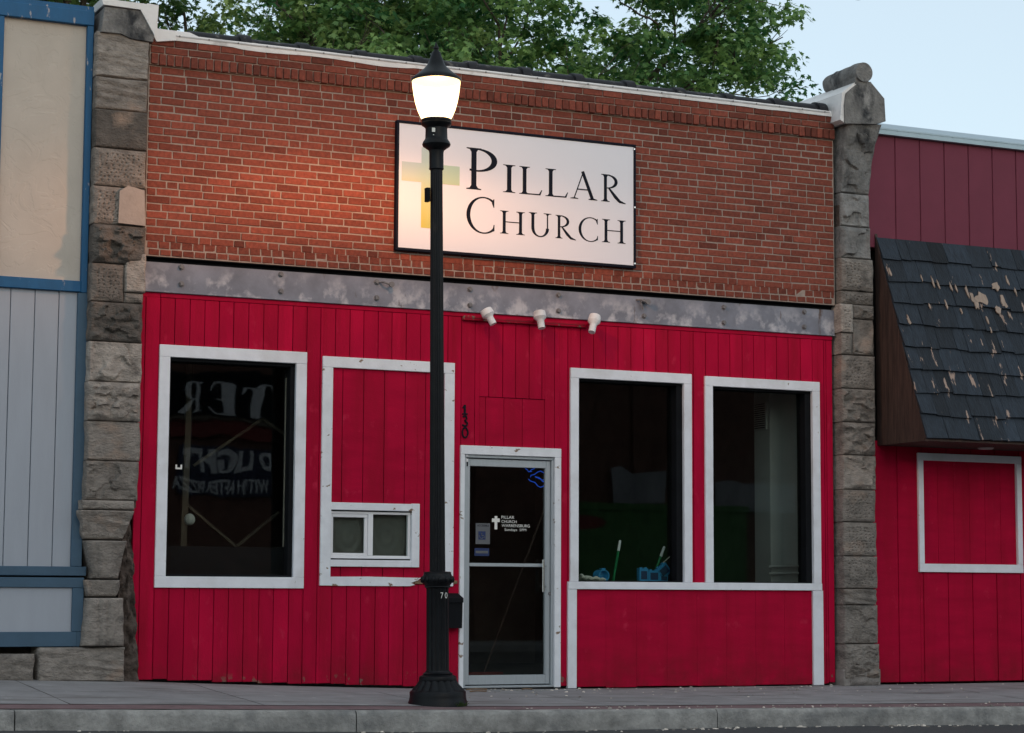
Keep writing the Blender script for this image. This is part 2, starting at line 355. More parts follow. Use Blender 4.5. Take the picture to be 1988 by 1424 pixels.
# inscriptional roman capitals as stroke outlines, unit cap height
def _strip(pts, ws):
    L, R_ = [], []
    for i, p in enumerate(pts):
        a = pts[max(i-1, 0)]; b = pts[min(i+1, len(pts)-1)]
        dx, dz = b[0]-a[0], b[1]-a[1]; l = math.hypot(dx, dz) or 1; nx, nz = -dz/l, dx/l
        L.append((p[0]+nx*ws[i]/2, p[1]+nz*ws[i]/2)); R_.append((p[0]-nx*ws[i]/2, p[1]-nz*ws[i]/2))
    return L + R_[::-1]
def _stem(c, t=.115, w=.33, bot=True, top=True, z0=0, z1=1):
    p = []
    if bot: p += [(c-w/2, z0), (c+w/2, z0), (c+w/2, z0+.022), (c+t/2+.035, z0+.04), (c+t/2, z0+.10)]
    else: p += [(c-t/2, z0), (c+t/2, z0)]
    if top: p += [(c+t/2, z1-.10), (c+t/2+.035, z1-.04), (c+w/2, z1-.022), (c+w/2, z1), (c-w/2, z1), (c-w/2, z1-.022), (c-t/2-.035, z1-.04), (c-t/2, z1-.10)]
    else: p += [(c+t/2, z1), (c-t/2, z1)]
    if bot: p += [(c-t/2, z0+.10), (c-t/2-.035, z0+.04), (c-w/2, z0+.022)]
    return p
def _arc(cx, cz, rx, rz, a0, a1, thick, thin, n=22, ph=0):
    pts, ws = [], []
    for i in range(n+1):
        a = math.radians(a0+(a1-a0)*i/n); pts.append((cx+rx*math.cos(a), cz+rz*math.sin(a))); ws.append(thin+(thick-thin)*math.cos(a-ph)**2)
    return _strip(pts, ws)
def letter(ch, t=.115, n=.038):
    if ch == 'I': return [_stem(.165)]
    if ch == 'P': return [_stem(.165), _arc(.22, .715, .40, .262, 100, -112, t*1.1, n)]
    if ch == 'L': return [_stem(.165), [(.2, .004), (.66, .004), (.72, .20), (.695, .20), (.62, .05), (.2, .045)]]
    if ch == 'A': return [_strip([(.13, .01), (.47, .99)], [n, n]), _strip([(.44, 1.0), (.81, .01)], [t*.95, t]), [(.22, .33), (.68, .33), (.66, .37), (.24, .37)],
                          [(0, 0), (.28, 0), (.28, .022), (.17, .045), (.10, .045), (0, .022)], [(.66, 0), (.98, 0), (.98, .022), (.88, .05), (.74, .05), (.66, .022)]]
    if ch == 'R': return [_stem(.165), _arc(.22, .74, .36, .238, 100, -100, t*1.05, n), _strip([(.30, .50), (.55, .20), (.72, .04), (.95, -.02)], [n*1.6, t*1.05, t*.9, n*.7])]
    if ch == 'C': return [_arc(.52, .5, .50, .505, 52, 312, t*1.1, n, 30), [(.80, .91), (.845, .98), (.865, .98), (.865, .74), (.845, .74), (.79, .86)], [(.82, .13), (.85, .25), (.875, .25), (.875, .08), (.84, .06)]]
    if ch == 'H': return [_stem(.165), _stem(.80), [(.2, .50), (.77, .50), (.77, .54), (.2, .54)]]
    if ch == 'U':
        return [_stem(.17, t, .32, bot=False, z0=.36), _stem(.74, n*1.2, .30, bot=False, z0=.36), _arc(.455, .36, .285, .355, 180, 360, t, n*1.25, 20)]
    if ch == 'T': return [_stem(.42, t*1.4, .36), [(0, .99), (.84, .99), (.86, .76), (.82, .76), (.75, .94), (.09, .94), (.02, .76), (-.02, .76)]]
    if ch == 'E': return [_stem(.165, t*1.4), [(.2, .004), (.62, .004), (.68, .22), (.65, .22), (.58, .06), (.2, .06)], [(.2, .94), (.58, .94), (.62, .8), (.65, .8), (.62, .996), (.2, .996)], [(.2, .5), (.5, .5), (.5, .55), (.2, .55)]]
def put_letter(mb, ch, x0, x1, z0, z1, y, d=.0006, mi=0, flip=False, t=.115):
    polys = letter(ch, t); xs = [p[0] for q in polys for p in q]; a, b = min(xs), max(xs)
    for i, q in enumerate(polys):
        pts = [((x1-(p[0]-a)/(b-a)*(x1-x0)) if flip else (x0+(p[0]-a)/(b-a)*(x1-x0)), z0+p[1]*(z1-z0)) for p in q]
        yy = (y + i*d) if flip else (y - i*d)
        mb.prism(pts, yy, yy + (-.003 if flip else .003), mi)

# ------------------------------------------------------------------ GROUND
_fac = [P(a, b, 0) for a, b in ((0, 1319), (160, 1320.5), (252, 1323), (400, 1328), (700, 1335.5), (893, 1339), (1100, 1338), (1490, 1333), (1627, 1331), (1988, 1325.5))]
_crb = [P(a, b, -2.5) for a, b in ((0, 1380), (500, 1380.5), (1000, 1380.5), (1488, 1377), (1988, 1373.4))]
def _interp(pts, x):
    xs = [p.x for p in pts]; zs = [p.z for p in pts]
    if x <= xs[0]: return zs[0] + max(-6, (x-xs[0]))*(-.018)
    if x >= xs[-1]: return zs[-1] - min(6, (x-xs[-1]))*.016
    return float(np.interp(x, xs, zs))
def gz(x, y):
    t = min(1, max(0, -y/2.5)); return _interp(_fac, x)*(1-t) + _interp(_crb, x)*t
mb = MB(); mb.grid(lambda u, v: (-900+1800*u, -900+1800*v, -1.2), 4, 4); obj('ground', mb, M['dirt'], kind='structure')
CURB_Y = -2.5
_cb = [P(a, b, CURB_Y) for a, b in ((0, 1418.4), (500, 1421), (1000, 1422), (1488, 1411.5), (1988, 1407))]
def rz(x): return _interp(_cb, x)
mb = MB(); mb.grid(lambda u, v: (-30+70*u, -23.0+(CURB_Y+.02+23.0)*v, rz(-30+70*u)), 60, 2); obj('road', mb, M['asphalt'], kind='structure')
mb = MB(); mb.grid(lambda u, v: (-30+70*u, -27.2+4.2*v, rz(-30+70*u)+.14), 40, 2); mb.grid(lambda u, v: (-30+70*u, -23.0, rz(-30+70*u)-.05+.19*v), 40, 1)
obj('opposite_pavement', mb, M['walk'], kind='structure')
# curb: three cast lengths with open joints
mb = MB()
for a, b in ((-16, -4.6), (-4.59, P(692, 1400, CURB_Y).x-.005), (P(692, 1400, CURB_Y).x+.005, P(1393, 1400, CURB_Y).x-.004), (P(1393, 1400, CURB_Y).x+.004, 9.0), (9.01, 20)):
    n = max(4, int((b-a)/.12)); prof = [(-.003, 0), (0, .0), (0, .82), (.012, .95), (.03, 1.0), (.17, 1.0), (.17, 0)]
    vs = []; fs = []
    for i in range(n+1):
        x = a+(b-a)*i/n; zb = rz(x)-.06; zt = _interp(_crb, x)
        for k, (py, f) in enumerate(prof):
            w = .006*noise.noise((x*2.1, k, 3)) if 0 < k < 5 else 0
            vs.append((x, CURB_Y+py+w, zb+(zt-zb)*f + (.004*noise.noise((x*3, k, 9)) if 2 < k < 6 else 0)))
    m_ = len(prof)
    for i in range(n):
        for k in range(m_-1): fs.append((i*m_+k, i*m_+k+1, (i+1)*m_+k+1, (i+1)*m_+k))
    fs += [tuple(range(m_)), tuple(n*m_+k for k in range(m_-1, -1, -1))]
    mb.add(vs, fs)
obj('curb', mb, M['curb'], kind='structure', smooth=35)
mb = MB(); YS = CURB_Y+.17; YP = -2.02
mb.grid(lambda u, v: (-16+36*u, YS+(YP-YS)*v, gz(-16+36*u, YS+(YP-YS)*v)-.004), 80, 2); obj('paver_strip', mb, M['paver'], kind='structure')
# sidewalk slabs
mb = MB(); xs = [-16]; xj = P(25, 1325, 0).x
while xs[-1] < 20: xs.append(xs[-1]+1.0)
joints = sorted([xj+1.52*k for k in range(-8, 13)])
for a, b in zip(joints[:-1], joints[1:]):
    tn = rnd.uniform(.35, .65)
    for y0, y1 in ((YP, -1.03), (-1.03, .02)):
        mb.grid(lambda u, v: (a+.004+(b-a-.008)*u, y0+.004+(y1-y0-.008)*v, gz(a+(b-a)*u, y0+(y1-y0)*v)+.003*noise.noise((a+u*2, v*2+y0, 1))), 8, 6, 0, tn+rnd.uniform(-.1, .1))
mb.grid(lambda u, v: (-16+36*u, YP+(2.1)*v, gz(-16+36*u, YP+2.1*v)-.012), 80, 3, 1)
obj('sidewalk', mb, [M['walk'], M['rubble']], kind='structure', smooth=30)

# ------------------------------------------------------------------ STOREFRONT BUILDING
XL, XR = P(282.7, 496.8).x, P(1619.7, 594).x          # brick panel
XLs, XRs = P(254, 1300).x, P(1625, 1100).x            # painted siding
Z_BT = P(282.7, 496.8).z; Z_BB = P(277.4, 562.5).z
Z_ROW = P(298.5, 127).z; Z_TOP = P(302, 80).z+.02
store = thing('storefront_building', 'red boarded storefront with brick upper wall and white trim between two stone piers', 'building', (.5, 1, 0))
BR = MB()
def brick(x0, x1, z0, z1, y=0.0, tn=None):
    tn = rnd.gauss(.5, .15) if tn is None else tn
    BR.box(x0, x1, y+rnd.uniform(-.002, .003), y+.05, z0, z1, .004, 0, min(1, max(0.02, tn)), jit=.0022)
J = .010
nc = 23; CH = (Z_ROW-(Z_BT+.135))/nc
# two header rows over the steel
z = Z_BT+.012
for h, y in ((.052, .0), (.062, .002)):
    x = XL + rnd.uniform(0, .03)
    while x < XR-.02:
        w = .094; brick(x, min(x+w, XR), z, z+h, y, rnd.gauss(.36, .13)); x += w+J
    z += h+J
z = Z_BT+.135
for r in range(nc):
    x = XL; row_h = CH-J; k = 0
    header_row = (r % 7 == nc-2-7*2 or (nc-2-r) % 7 == 0)
    first = {0: .10, 1: .203}[r % 2] if not header_row else .145
    first += rnd.uniform(-.03, .03)
    hd = rnd.random() < .5
    while x < XR-.015:
        if k == 0: w = first
        elif header_row: w = .095 if hd else .203; hd = not hd
        else: w = .203
        x1 = min(x+w+rnd.uniform(-.003, .003), XR); tn = rnd.gauss(.52, .13)
        if rnd.random() < .035: tn = rnd.uniform(.1, .25)
        if header_row and w < .1: tn = rnd.gauss(.4, .18)
        if r > nc-4: tn -= .08
        zz = z + .002*noise.noise((x*1.3, r*.7, 0))
        brick(x, x1, zz, zz+row_h, 0, tn); x = x1+J; k += 1
    z += CH
x = XL; zr0 = Z_ROW+.004                               # rowlock course standing proud
while x < XR-.02:
    brick(x, min(x+.062, XR), zr0+rnd.uniform(-.004, .004), zr0+.094, -.040, rnd.gauss(.36, .14)); x += .072
zc = zr0+.105; r = 0
while zc < Z_TOP-.02:
    x = XL; k = 0
    while x < XR-.02:
        w = .203 if k or r % 2 else .12; x1 = min(x+w, XR); brick(x, x1, zc, min(zc+CH-J, Z_TOP), -.030, rnd.gauss(.33, .14)); x = x1+J; k += 1
    zc += CH; r += 1
BR.box(XL-.01, XR+.01, .006, .26, Z_BT+.002, Z_TOP, 0, 1)
BR.box(XL-.01, XR+.01, -.018, .004, zr0-.002, Z_TOP-.002, 0, 1)
brickwall = obj('brick_wall', BR, [M['brick'], M['mortar']], store)

# coping: white membrane flashing and black roll tiles
mb = MB(); ns = 90; vs = []; fs = []
for i in range(ns+1):
    u = i/ns; x = XL-.05+(XR-XL+.03)*u
    sag = .022*noise.noise((x*1.7, 0, 5)) + (.03 if u < .12 else 0)*math.sin(u*26) - (.015 if u < .35 else 0)
    zt = Z_TOP+(.085 if u < .06 else .056) + .008*noise.noise((x*.9, 2, 2)); zb = min(Z_TOP+.004+sag, Z_TOP-.004)
    for (y, zz) in ((-.036, zb), (-.038, zb+.02), (-.034, zt-.02), (-.026, zt), (.20, zt+.03)): vs.append((x, y+.003*noise.noise((x*5, zz*9, 0)), zz))
for i in range(ns):
    for k in range(4): fs.append((i*5+k, i*5+k+1, (i+1)*5+k+1, (i+1)*5+k))
mb.add(vs, fs); mb.box(XL, XR-.06, -.043, -.035, Z_TOP+.030, Z_TOP+.041, 0, 1)
for i in range(26):
    x = XL+.25+i*.27; mb.tube([(x, -.046, Z_TOP+.036), (x, -.036, Z_TOP+.036)], .008, 6, 2)
obj('roof_flashing', mb, [M['flash'], M['sticker2'], M['bolt']], store, smooth=40)
mb = MB(); tx = P(370, 66, 0).x; k = 0
while tx < XR-.12:
    ln = .56; x1 = min(tx+ln, XR-.06); sag = -.012*math.sin(k*.9)
    for (a, b, r_) in ((tx, x1-.09, .100), (x1-.10, x1, .124)):
        pts = []; n = 10; vs = []; fs = []
        for xx in (a, b):
            for q in range(n+1):
                t = math.pi*q/n; vs.append((xx, .115-math.cos(t)*r_*1.15, Z_TOP+.048+sag+.006*noise.noise((xx*3, 1, k))+math.sin(t)*r_*.86))
        for q in range(n): fs.append((q, q+1, n+2+q, n+1+q))
        fs += [tuple(range(n+1)), tuple(range(2*n+1, n, -1)), (0, n+1, 2*n+1, n)]
        mb.add(vs, fs)
    tx += ln; k += 1
obj('coping_tiles', mb, M['coping'], store, smooth=50)

# steel beam
mb = MB(); mb.box(XL-.02, XR+.02, .030, .24, Z_BB, Z_BT-.045); mb.box(XL-.02, XR+.02, .02, .24, Z_BB-.010, Z_BB+.004, .002)
mb.box(XL-.02, XR+.02, .075, .24, Z_BT-.046, Z_BT, 0, 1); mb.box(XL-.02, XR+.02, .004, .24, Z_BT-.006, Z_BT+.0015, 0, 1)  # black boxes stand in for the shade in the recess under the brick
beam = obj('steel_beam', mb, [M['steel'], M['black']], store)
for bx, b0, b1 in ((352, 519, 552), (545, 533, 566), (731, 548, 579), (912, 562, 593), (1084, 573, 604), (1250, 586, 614), (1405, 597, 627), (1561, 606, 635)):
    for by in (b0, b1):
        p = P(bx, by, .03); mb = MB()
        an = rnd.random()
        mb.prism([(p.x+.021*math.cos(an+q*math.pi/2), p.z+.021*math.sin(an+q*math.pi/2)) for q in range(4)], .006, .031); mb.prism([(p.x+.026*math.cos(q*.7), p.z+.026*math.sin(q*.7)) for q in range(9)], .022, .0305)
        obj('bolt', mb, M['bolt'], beam)
for bx, by in ((742, 549), (1240, 583)):
    p = P(bx, by, .03); mb = MB(); q = P(bx+13, by+3, .0)
    mb.tube([(p.x-.03, .025, p.z), (p.x, -.02, p.z-.005), (p.x+.05, -.03, p.z-.02)], .009, 6)
    mb.lathe(0, 0, [(.012, -.01), (.026, -.01), (.026, .01), (.012, .01)], 12)
    n0 = len(mb.v)-48
    for i in range(n0, len(mb.v)):
        a, b, c = mb.v[i]; mb.v[i] = (p.x+.07+a, -.03+c, p.z-.02+b)
    if bx > 1000: mb.tube([(p.x, .0, p.z-.01), (p.x+.01, -.01, p.z-.05), (p.x+.03, .0, p.z-.09)], .007, 6)
    obj('shackle', mb, M['bolt'], beam)

# --- painted siding, board by board, around the openings
SY = .045                                             # front face of the boards
def R4(px0, py0, px1, py1, Y=SY):                     # rectangle from two corner pixels
    a = P(px0, py0, Y); b = P(px1, py1, Y); return (min(a.x, b.x), max(a.x, b.x), min(a.z, b.z), max(a.z, b.z))
W1 = R4(309, 669.2, 588, 1142.9); W2 = R4(625.6, 691.9, 878, 1139); W3 = R4(1106.1, 714.5, 1342.5, 1130); W4 = R4(1366.8, 730.7, 1593, 1130)
DR = R4(893, 864.8, 1086.5, 1337); PT = R4(931, 770, 1057.5, 873); SL = R4(1101, 1129.5, 1593.5, 1147); LP = R4(1101, 1147, 1596, 1335)
ins = .012
def shr(r, i=ins): return (r[0]+i, r[1]-i, r[2]+i, r[3]-i)
OPEN = [shr(W1), shr(W2), (W3[0]+ins, W3[1]-ins, W3[2]-.1, W3[3]-ins), (W4[0]+ins, W4[1]-ins, W4[2]-.1, W4[3]-ins), (DR[0]+ins, DR[1]-ins, -1, DR[3]-ins), PT, (LP[0]+ins, LP[1]-ins, -1, SL[3]-ins)]
edges = [XLs, XLs+.07, XLs+.20]
while edges[-1] < XRs-.17: edges.append(edges[-1]+.1375+rnd.uniform(-.006, .006))
edges += [XRs-.075, XRs]
BD = MB()
def board_run(x0, x1, ztop):
    xm = (x0+x1)/2; blk = sorted([(o[2], o[3]) for o in OPEN if o[0] < xm < o[1]])
    z = gz(xm, 0)+rnd.uniform(.012, .03); segs = []
    for a, b in blk:
        if a > z+.01: segs.append((z, a))
        z = max(z, b)
    if z < ztop: segs.append((z, ztop))
    return segs
cuts = sorted(set([o[0] for o in OPEN]+[o[1] for o in OPEN]))
for a, b in zip(edges[:-1], edges[1:]):
    tn = rnd.gauss(.5, .2); yy = SY+rnd.uniform(-.0025, .0025)
    pts = [a]+[c for c in cuts if a+.004 < c < b-.004]+[b]
    for i, (c, d) in enumerate(zip(pts[:-1], pts[1:])):
        e0 = .0028 if i == 0 else 0; e1 = .0028 if i == len(pts)-2 else 0
        for (s0, s1) in board_run(c, d, Z_BB-.055):
            BD.box(c+e0, d-e1, yy, yy+.02, s0, s1, .0022, 0, min(1, max(0, tn)))
            BD.box(c, d, SY+.018, SY+.06, s0+.003, s1, 0, 1)
BD.box(XLs+.2, XRs, SY-.004, SY+.06, Z_BB-.052, Z_BB-.012, .003, 0, .3); BD.box(XLs, XLs+.198, SY, SY+.06, Z_BB-.055, Z_BB-.012, .003, 0, .5)
obj('painted_siding', BD, [M['red'], M['groove']], store)
# board patch over the door
mb = MB(); xs = [PT[0], PT[0]+.065, PT[0]+.255, PT[0]+.445, PT[1]]
for a, b in zip(xs[:-1], xs[1:]): mb.box(a+.0022, b-.0022, SY+.008, SY+.03, PT[2], PT[3]-.004, .002, 0, rnd.gauss(.45, .1))
mb.box(PT[0], PT[1], SY+.025, SY+.06, PT[2], PT[3], 0, 1)
obj('patch_panel', mb, [M['redfine'], M['groove']], store)

def frame_mb(r, wl, wr, wb, wt, y0, y1, ch=.003, mi=0):
    m_ = MB(); x0, x1, z0, z1 = r
    m_.box(x0, x1, y0, y1, z1-wt, z1, ch, mi)
    if wb: m_.box(x0, x1, y0, y1, z0, z0+wb, ch, mi)
    m_.box(x0, x0+wl, y0+.001, y1-.001, z0+wb+.0005, z1-wt-.0005, ch, mi); m_.box(x1-wr, x1, y0+.001, y1-.001, z0+wb+.0005, z1-wt-.0005, ch, mi)
    return m_
TY = SY-.024
GY = .16
# first shop window
wd = obj('display_window', frame_mb(W1, .098, .10, .098, .105, TY, SY+.02), M['white'], store)
ia = (W1[0]+.098, W1[1]-.10, W1[2]+.098, W1[3]-.105)
obj('inner_frame', frame_mb(shr(ia, -.01), .03, .05, .03, .04, SY+.021, GY+.06), M['black'], wd)
mb = MB(); mb.box(ia[0]+.01, ia[1]-.03, GY, GY+.006, ia[2]+.01, ia[3]-.02); obj('pane', mb, M['glasswavy'], wd)
mb = MB(); zz = P(450, 1062, GY+.05).z; mb.box(ia[0]+.005, ia[1]-.035, GY+.03, GY+.06, ia[2]+.005, zz, .003); obj('kick_panel', mb, M['black'], wd)
mb = MB(); a = P(557, 735, GY+.02); b = P(553.5, 1062, GY+.02); mb.box(a.x-.014, a.x+.014, GY+.012, GY+.03, b.z, a.z, .002); obj('glazing_strip', mb, M['stonelight'], wd)  # cream colour stands in for light on the edge of the window stop
mb = MB(); p = P(347, 907, GY); mb.box(p.x-.03, p.x+.03, GY-.002, GY-.0005, p.z-.02, p.z-.005); mb.box(p.x-.03, p.x-.015, GY-.002, GY-.0005, p.z-.0048, p.z+.02); mb.box(p.x+.015, p.x+.03, GY-.002, GY-.0005, p.z-.0048, p.z+.02); obj('sticker', mb, M['digit'], wd)
# boarded window with the small slider
wd = obj('boarded_window', frame_mb(W2, .10, .10, 0, .098, TY, SY+.02), M['whiteworn'], store)
mb = MB(); zt = P(700, 1120.5, TY).z; z0 = W2[2]; xb = P(800, 1130, TY).x
poly = [(W2[0]+.10, z0), (xb-.02, z0), (xb+.03, z0+.012), (xb-.01, z0+.03), (xb+.06, z0+.055), (xb+.09, zt-.004), (xb-.1, zt-.002), (W2[0]+.45, zt+.004), (W2[0]+.10, zt)]
mb.prism(poly, TY+.002, SY+.018); mb.prism([(W2[1]-.14, z0+.004), (W2[1], z0+.004), (W2[1], zt-.006), (W2[1]-.10, zt-.008)], TY+.003, SY+.018)
obj('bottom_rail', mb, M['whiteworn'], wd)
mb = MB()
for i in range(16):
    x = xb-.04+.03*i+rnd.uniform(-.01, .01); mb.box(x, x+rnd.uniform(.02, .06), TY+.006+rnd.uniform(0, .008), SY+.018, z0+rnd.uniform(.006, .03), zt-rnd.uniform(.006, .03), .002)
obj('splintered_wood', mb, M['rawwood'], wd)
mb = MB(); ib = (W2[0]+.10, W2[1]-.10, W2[2], W2[3]-.098)
SLD = R4(640, 975.5, 812, 1102)
x = ib[0]-.10
while x < ib[1]:
    x1 = x+.203
    a, b = max(x, ib[0]-.005), min(x1, ib[1]+.005)
    if b > a:
        for (c, d) in ((a, min(b, SLD[1]-.02)), (max(a, SLD[1]-.02), b)):
            if d-c < .006: continue
            if c < SLD[1]-.03: sg = ((SLD[3]-.02, ib[3]+.005), (ib[2]+.01, SLD[2]+.02))
            else: sg = ((ib[2]+.01, ib[3]+.005),)
            for s0, s1 in sg: mb.box(c+(.003 if c == a else 0), d-(.003 if d == b else 0), SY+.004, SY+.02, s0, s1, .002, 0, rnd.gauss(.5, .1)); mb.box(c, d, SY+.018, SY+.04, s0, s1, 0, 1)
    x = x1
obj('board_infill', mb, [M['redfine'], M['groove']], wd)
mb = MB(); t1 = P(700, 991, TY).z; b1 = P(700, 1087.5, TY).z; r1 = P(799.4, 1040, TY).x
mb.box(SLD[0]+.003, r1-.001, TY-.002, SY+.02, t1, SLD[3], .003); mb.box(SLD[0]+.003, r1-.001, TY-.002, SY+.02, SLD[2], b1, .003); mb.box(r1, SLD[1], TY-.001, SY+.02, SLD[2], SLD[3]+.004, .003)
sw = obj('sliding_window', mb, M['whiteworn'], store)
vy = .055
fr = R4(641, 992.5, 796, 1086, vy); mb = frame_mb(fr, .022, .022, .028, .022, vy, vy+.05)
gl = R4(646.5, 1002, 708, 1077, vy); gr = R4(726, 998, 790, 1082.5, vy)
mb.box(gl[1]+.028, gr[0]-.008, vy-.004, vy+.04, fr[2]+.028, fr[3]-.022, .003)
s1 = frame_mb((fr[0]+.0225, gl[1]+.0275, fr[2]+.0285, fr[3]-.0225), gl[0]-fr[0]-.0225 if gl[0]-fr[0] > .03 else .012, .03, .02, .03, vy+.008, vy+.035)
for V in (s1,): mb.add(V.v, V.f)
obj('vinyl_sash', mb, M['vinyl'], sw)
mb = MB(); mb.box(fr[0]+.02, fr[1]-.02, vy+.02, vy+.025, fr[2]+.02, fr[3]-.02); obj('pane', mb, M['glass'], sw)
mb = MB()
def blind(u, v):
    x = fr[0]+.02+(fr[1]-fr[0]-.04)*u; z = fr[2]+.02+(fr[3]-fr[2]-.04)*v
    cu = (u*2) % 1.0 if u < 1 else 1.0
    rr = math.hypot((cu-.5)*1.5, (v-.5)*1.2); return (x, vy+.075+.004*math.sin(rr*22), z)
mb.grid(blind, 60, 30); obj('blind', mb, M['foam'], sw, smooth=60)
mb = MB(); mb.box(fr[1]+.001, r1-.0015, SY+.02, SY+.03, b1, t1); obj('caulk_gap', mb, M['black'], sw)
# right-hand pair of shop windows
for W_, gm in ((W3, 'glass'), (W4, 'glass')):
    wl = .088; mb = frame_mb((W_[0], W_[1], SL[3]+.0005, W_[3]), wl, .088, 0, .095, TY, SY+.02)
    wd = obj('display_window', mb, M['white'], store)
    ia = (W_[0]+wl, W_[1]-.088, SL[3], W_[3]-.095)
    obj('inner_frame', frame_mb(shr(ia, -.008), .02, .07, .02, .03, SY+.021, GY+.05), M['black'], wd)
    mb = MB(); mb.box(ia[0]+.005, ia[1]-.05, GY, GY+.006, ia[2]+.005, ia[3]-.015); obj('pane', mb, M[gm], wd)
    mb = MB(); mb.box(ia[0]+.005, ia[1]-.05, GY+.05, GY+.40, ia[2]-.035, ia[2]+.004, .003); obj('inner_ledge', mb, M['black'], wd)
mb = MB(); mb.box(SL[0], SL[1], TY-.006, SY+.06, SL[2], SL[3], .003)
xlr = P(1120, 1240, TY).x; xrl = P(1579.5, 1240, TY).x
mb.box(LP[0], xlr, TY, SY+.02, gz(LP[0], 0)+.004, SL[2]-.0005, .003); mb.box(xrl, LP[1]+.01, TY, SY+.02, gz(LP[1], 0)+.004, SL[2]-.0005, .003)
stall = obj('window_sill', mb, M['white'], store)
mb = MB(); xs = np.linspace(xlr-.01, xrl+.01, 9)
for a, b in zip(xs[:-1], xs[1:]): mb.box(a+.0006, b-.0006, SY+.002+rnd.uniform(0, .001), SY+.05, gz((a+b)/2, 0)+rnd.uniform(.006, .016), SL[2]-.0005, .0012)
mb.box(xlr-.01, xrl+.01, SY+.03, SY+.06, gz(2, 0)+.02, SL[2]-.001)
obj('stall_panel', mb, M['redfine'], store)
# door
mb = frame_mb((DR[0], DR[1], gz(.5, 0)+.01, DR[3]), .042, .066, 0, .082, TY, SY+.03); dtrim = obj('door_trim', mb, M['whiteworn'], store)
zb = gz(.5, 0)+.012; DI = (DR[0]+.042, DR[1]-.066, zb, DR[3]-.082)
mb = frame_mb(DI, .030, .022, .02, .028, SY+.004, SY+.12); obj('door_jamb', mb, M['alu'], dtrim)
D2 = (DI[0]+.032, DI[1]-.024, zb+.03, DI[3]-.036); DY = SY+.03
gx0 = P(912, 1000, DY).x; gx1 = P(1060, 1000, DY).x; gz1 = P(980, 907, DY).z; gz0 = P(980, 1311, DY).z; gm1 = P(980, 1094, DY).z; gm0 = P(980, 1100.5, DY).z
mb = MB()
mb.box(D2[0], gx0, DY, DY+.045, D2[2], D2[3], .003); mb.box(gx1, D2[1], DY, DY+.045, D2[2], D2[3], .003)
mb.box(gx0+.0003, gx1-.0003, DY+.001, DY+.044, gz1, D2[3], .003); mb.box(gx0+.0003, gx1-.0003, DY+.001, DY+.044, D2[2], gz0, .003); mb.box(gx0+.0003, gx1-.0003, DY+.002, DY+.044, gm0, gm1, .003)
mb.box(gx1-.010, gx1-.001, DY-.003, DY+.03, gz0+.002, gz1-.002, .002)
door = obj('glass_door', mb, M['alu'], store)
mb = MB(); mb.box(gx0, gx1, DY+.02, DY+.026, gz0, gm0+.01); mb.box(gx0, gx1, DY+.02, DY+.026, gm1-.01, gz1); obj('pane', mb, M['glass'], door)
mb = MB(); a = P(1055.5, 1087, DY-.05); b = P(1055.5, 1150, DY-.05)
mb.box(a.x-.012, a.x+.012, DY-.055, DY-.035, b.z, a.z, .004)
for zz in (a.z-.06, b.z+.05): mb.tube([(a.x, DY-.045, zz), (a.x+.05, DY+.002, zz)], .009, 8)
obj('pull_handle', mb, M['chrome'], door)
mb = MB(); p = P(1067.5, 1153, DY); mb.tube([(p.x, DY-.012, p.z), (p.x, DY+.01, p.z)], .018, 16); obj('lock', mb, M['bolt'], door)
mb = MB()
for py in (884, 894): p = P(906, py, DY-.02); mb.tube([(p.x, DY-.022, p.z-.014), (p.x, DY-.022, p.z+.014)], .013, 10)
p = P(904, 893, DY-.01); mb.box(p.x-.03, p.x+.025, DY-.012, DY+.002, p.z-.06, p.z+.05, .004, 1); obj('hinge', mb, [M['vinyl'], M['black']], door)
mb = MB(); yt = DY+.018
def tline(s, x0, x1, y0, y1):
    a = P(x0, y1, yt); b = P(x1, y0, yt); put_text(mb, s, a.x, b.x, P((x0+x1)/2, y1, yt).z, P((x0+x1)/2, y0, yt).z, yt)
tline('PILLAR', 973.5, 998.5, 1002, 1007.5); tline('CHURCH', 973.5, 1003, 1010.5, 1015.8); tline('WARRENSBURG', 974, 1028.5, 1018.5, 1024); tline('Sundays  5PM', 979.5, 1021.5, 1026.5, 1033)
a = P(955, 1028, yt); b = P(970.5, 1002.5, yt); xa = a.x; xb_ = b.x; w = xb_-xa; hgt = b.z-a.z
mb.add([(xa+w*u, yt, a.z+hgt*v) for u, v in ((.33, 0), (.68, 0), (.68, .55), (1, .55), (1, .82), (.68, .82), (.68, 1), (.33, 1), (.33, .82), (0, .82), (0, .55), (.33, .55))], [tuple(range(12))])
obj('door_lettering', mb, M['digit'], door, recalc=False)
mb = MB(); p = R4(923.5, 1016, 951, 1057, yt); mb.box(p[0], p[1], yt-.0016, yt+.0006, p[2], p[3], 0, 0)
q = P(935.5, 1040, yt); mb.box(q.x-.036, q.x+.036, yt-.0032, yt-.0018, q.z-.038, q.z+.038, 0, 1)
put_text(mb, 'ACCESSIBLE', p[0]+.015, p[1]-.012, p[3]-.03, p[3]-.012, yt-.0033, 2)
mb.tube([(q.x-.004, yt-.004, q.z+.025), (q.x-.004, yt-.004, q.z-.002), (q.x+.018, yt-.004, q.z-.002), (q.x+.024, yt-.004, q.z-.022)], .004, 6, 0)
mb.tube([(q.x-.006+.02*math.cos(t*.5), yt-.004, q.z-.010+.018*math.sin(t*.5)) for t in range(5, 13)], .003, 6, 0)
obj('access_sticker', mb, [M['sticker'], M['stickerblue'], M['ink']], door)
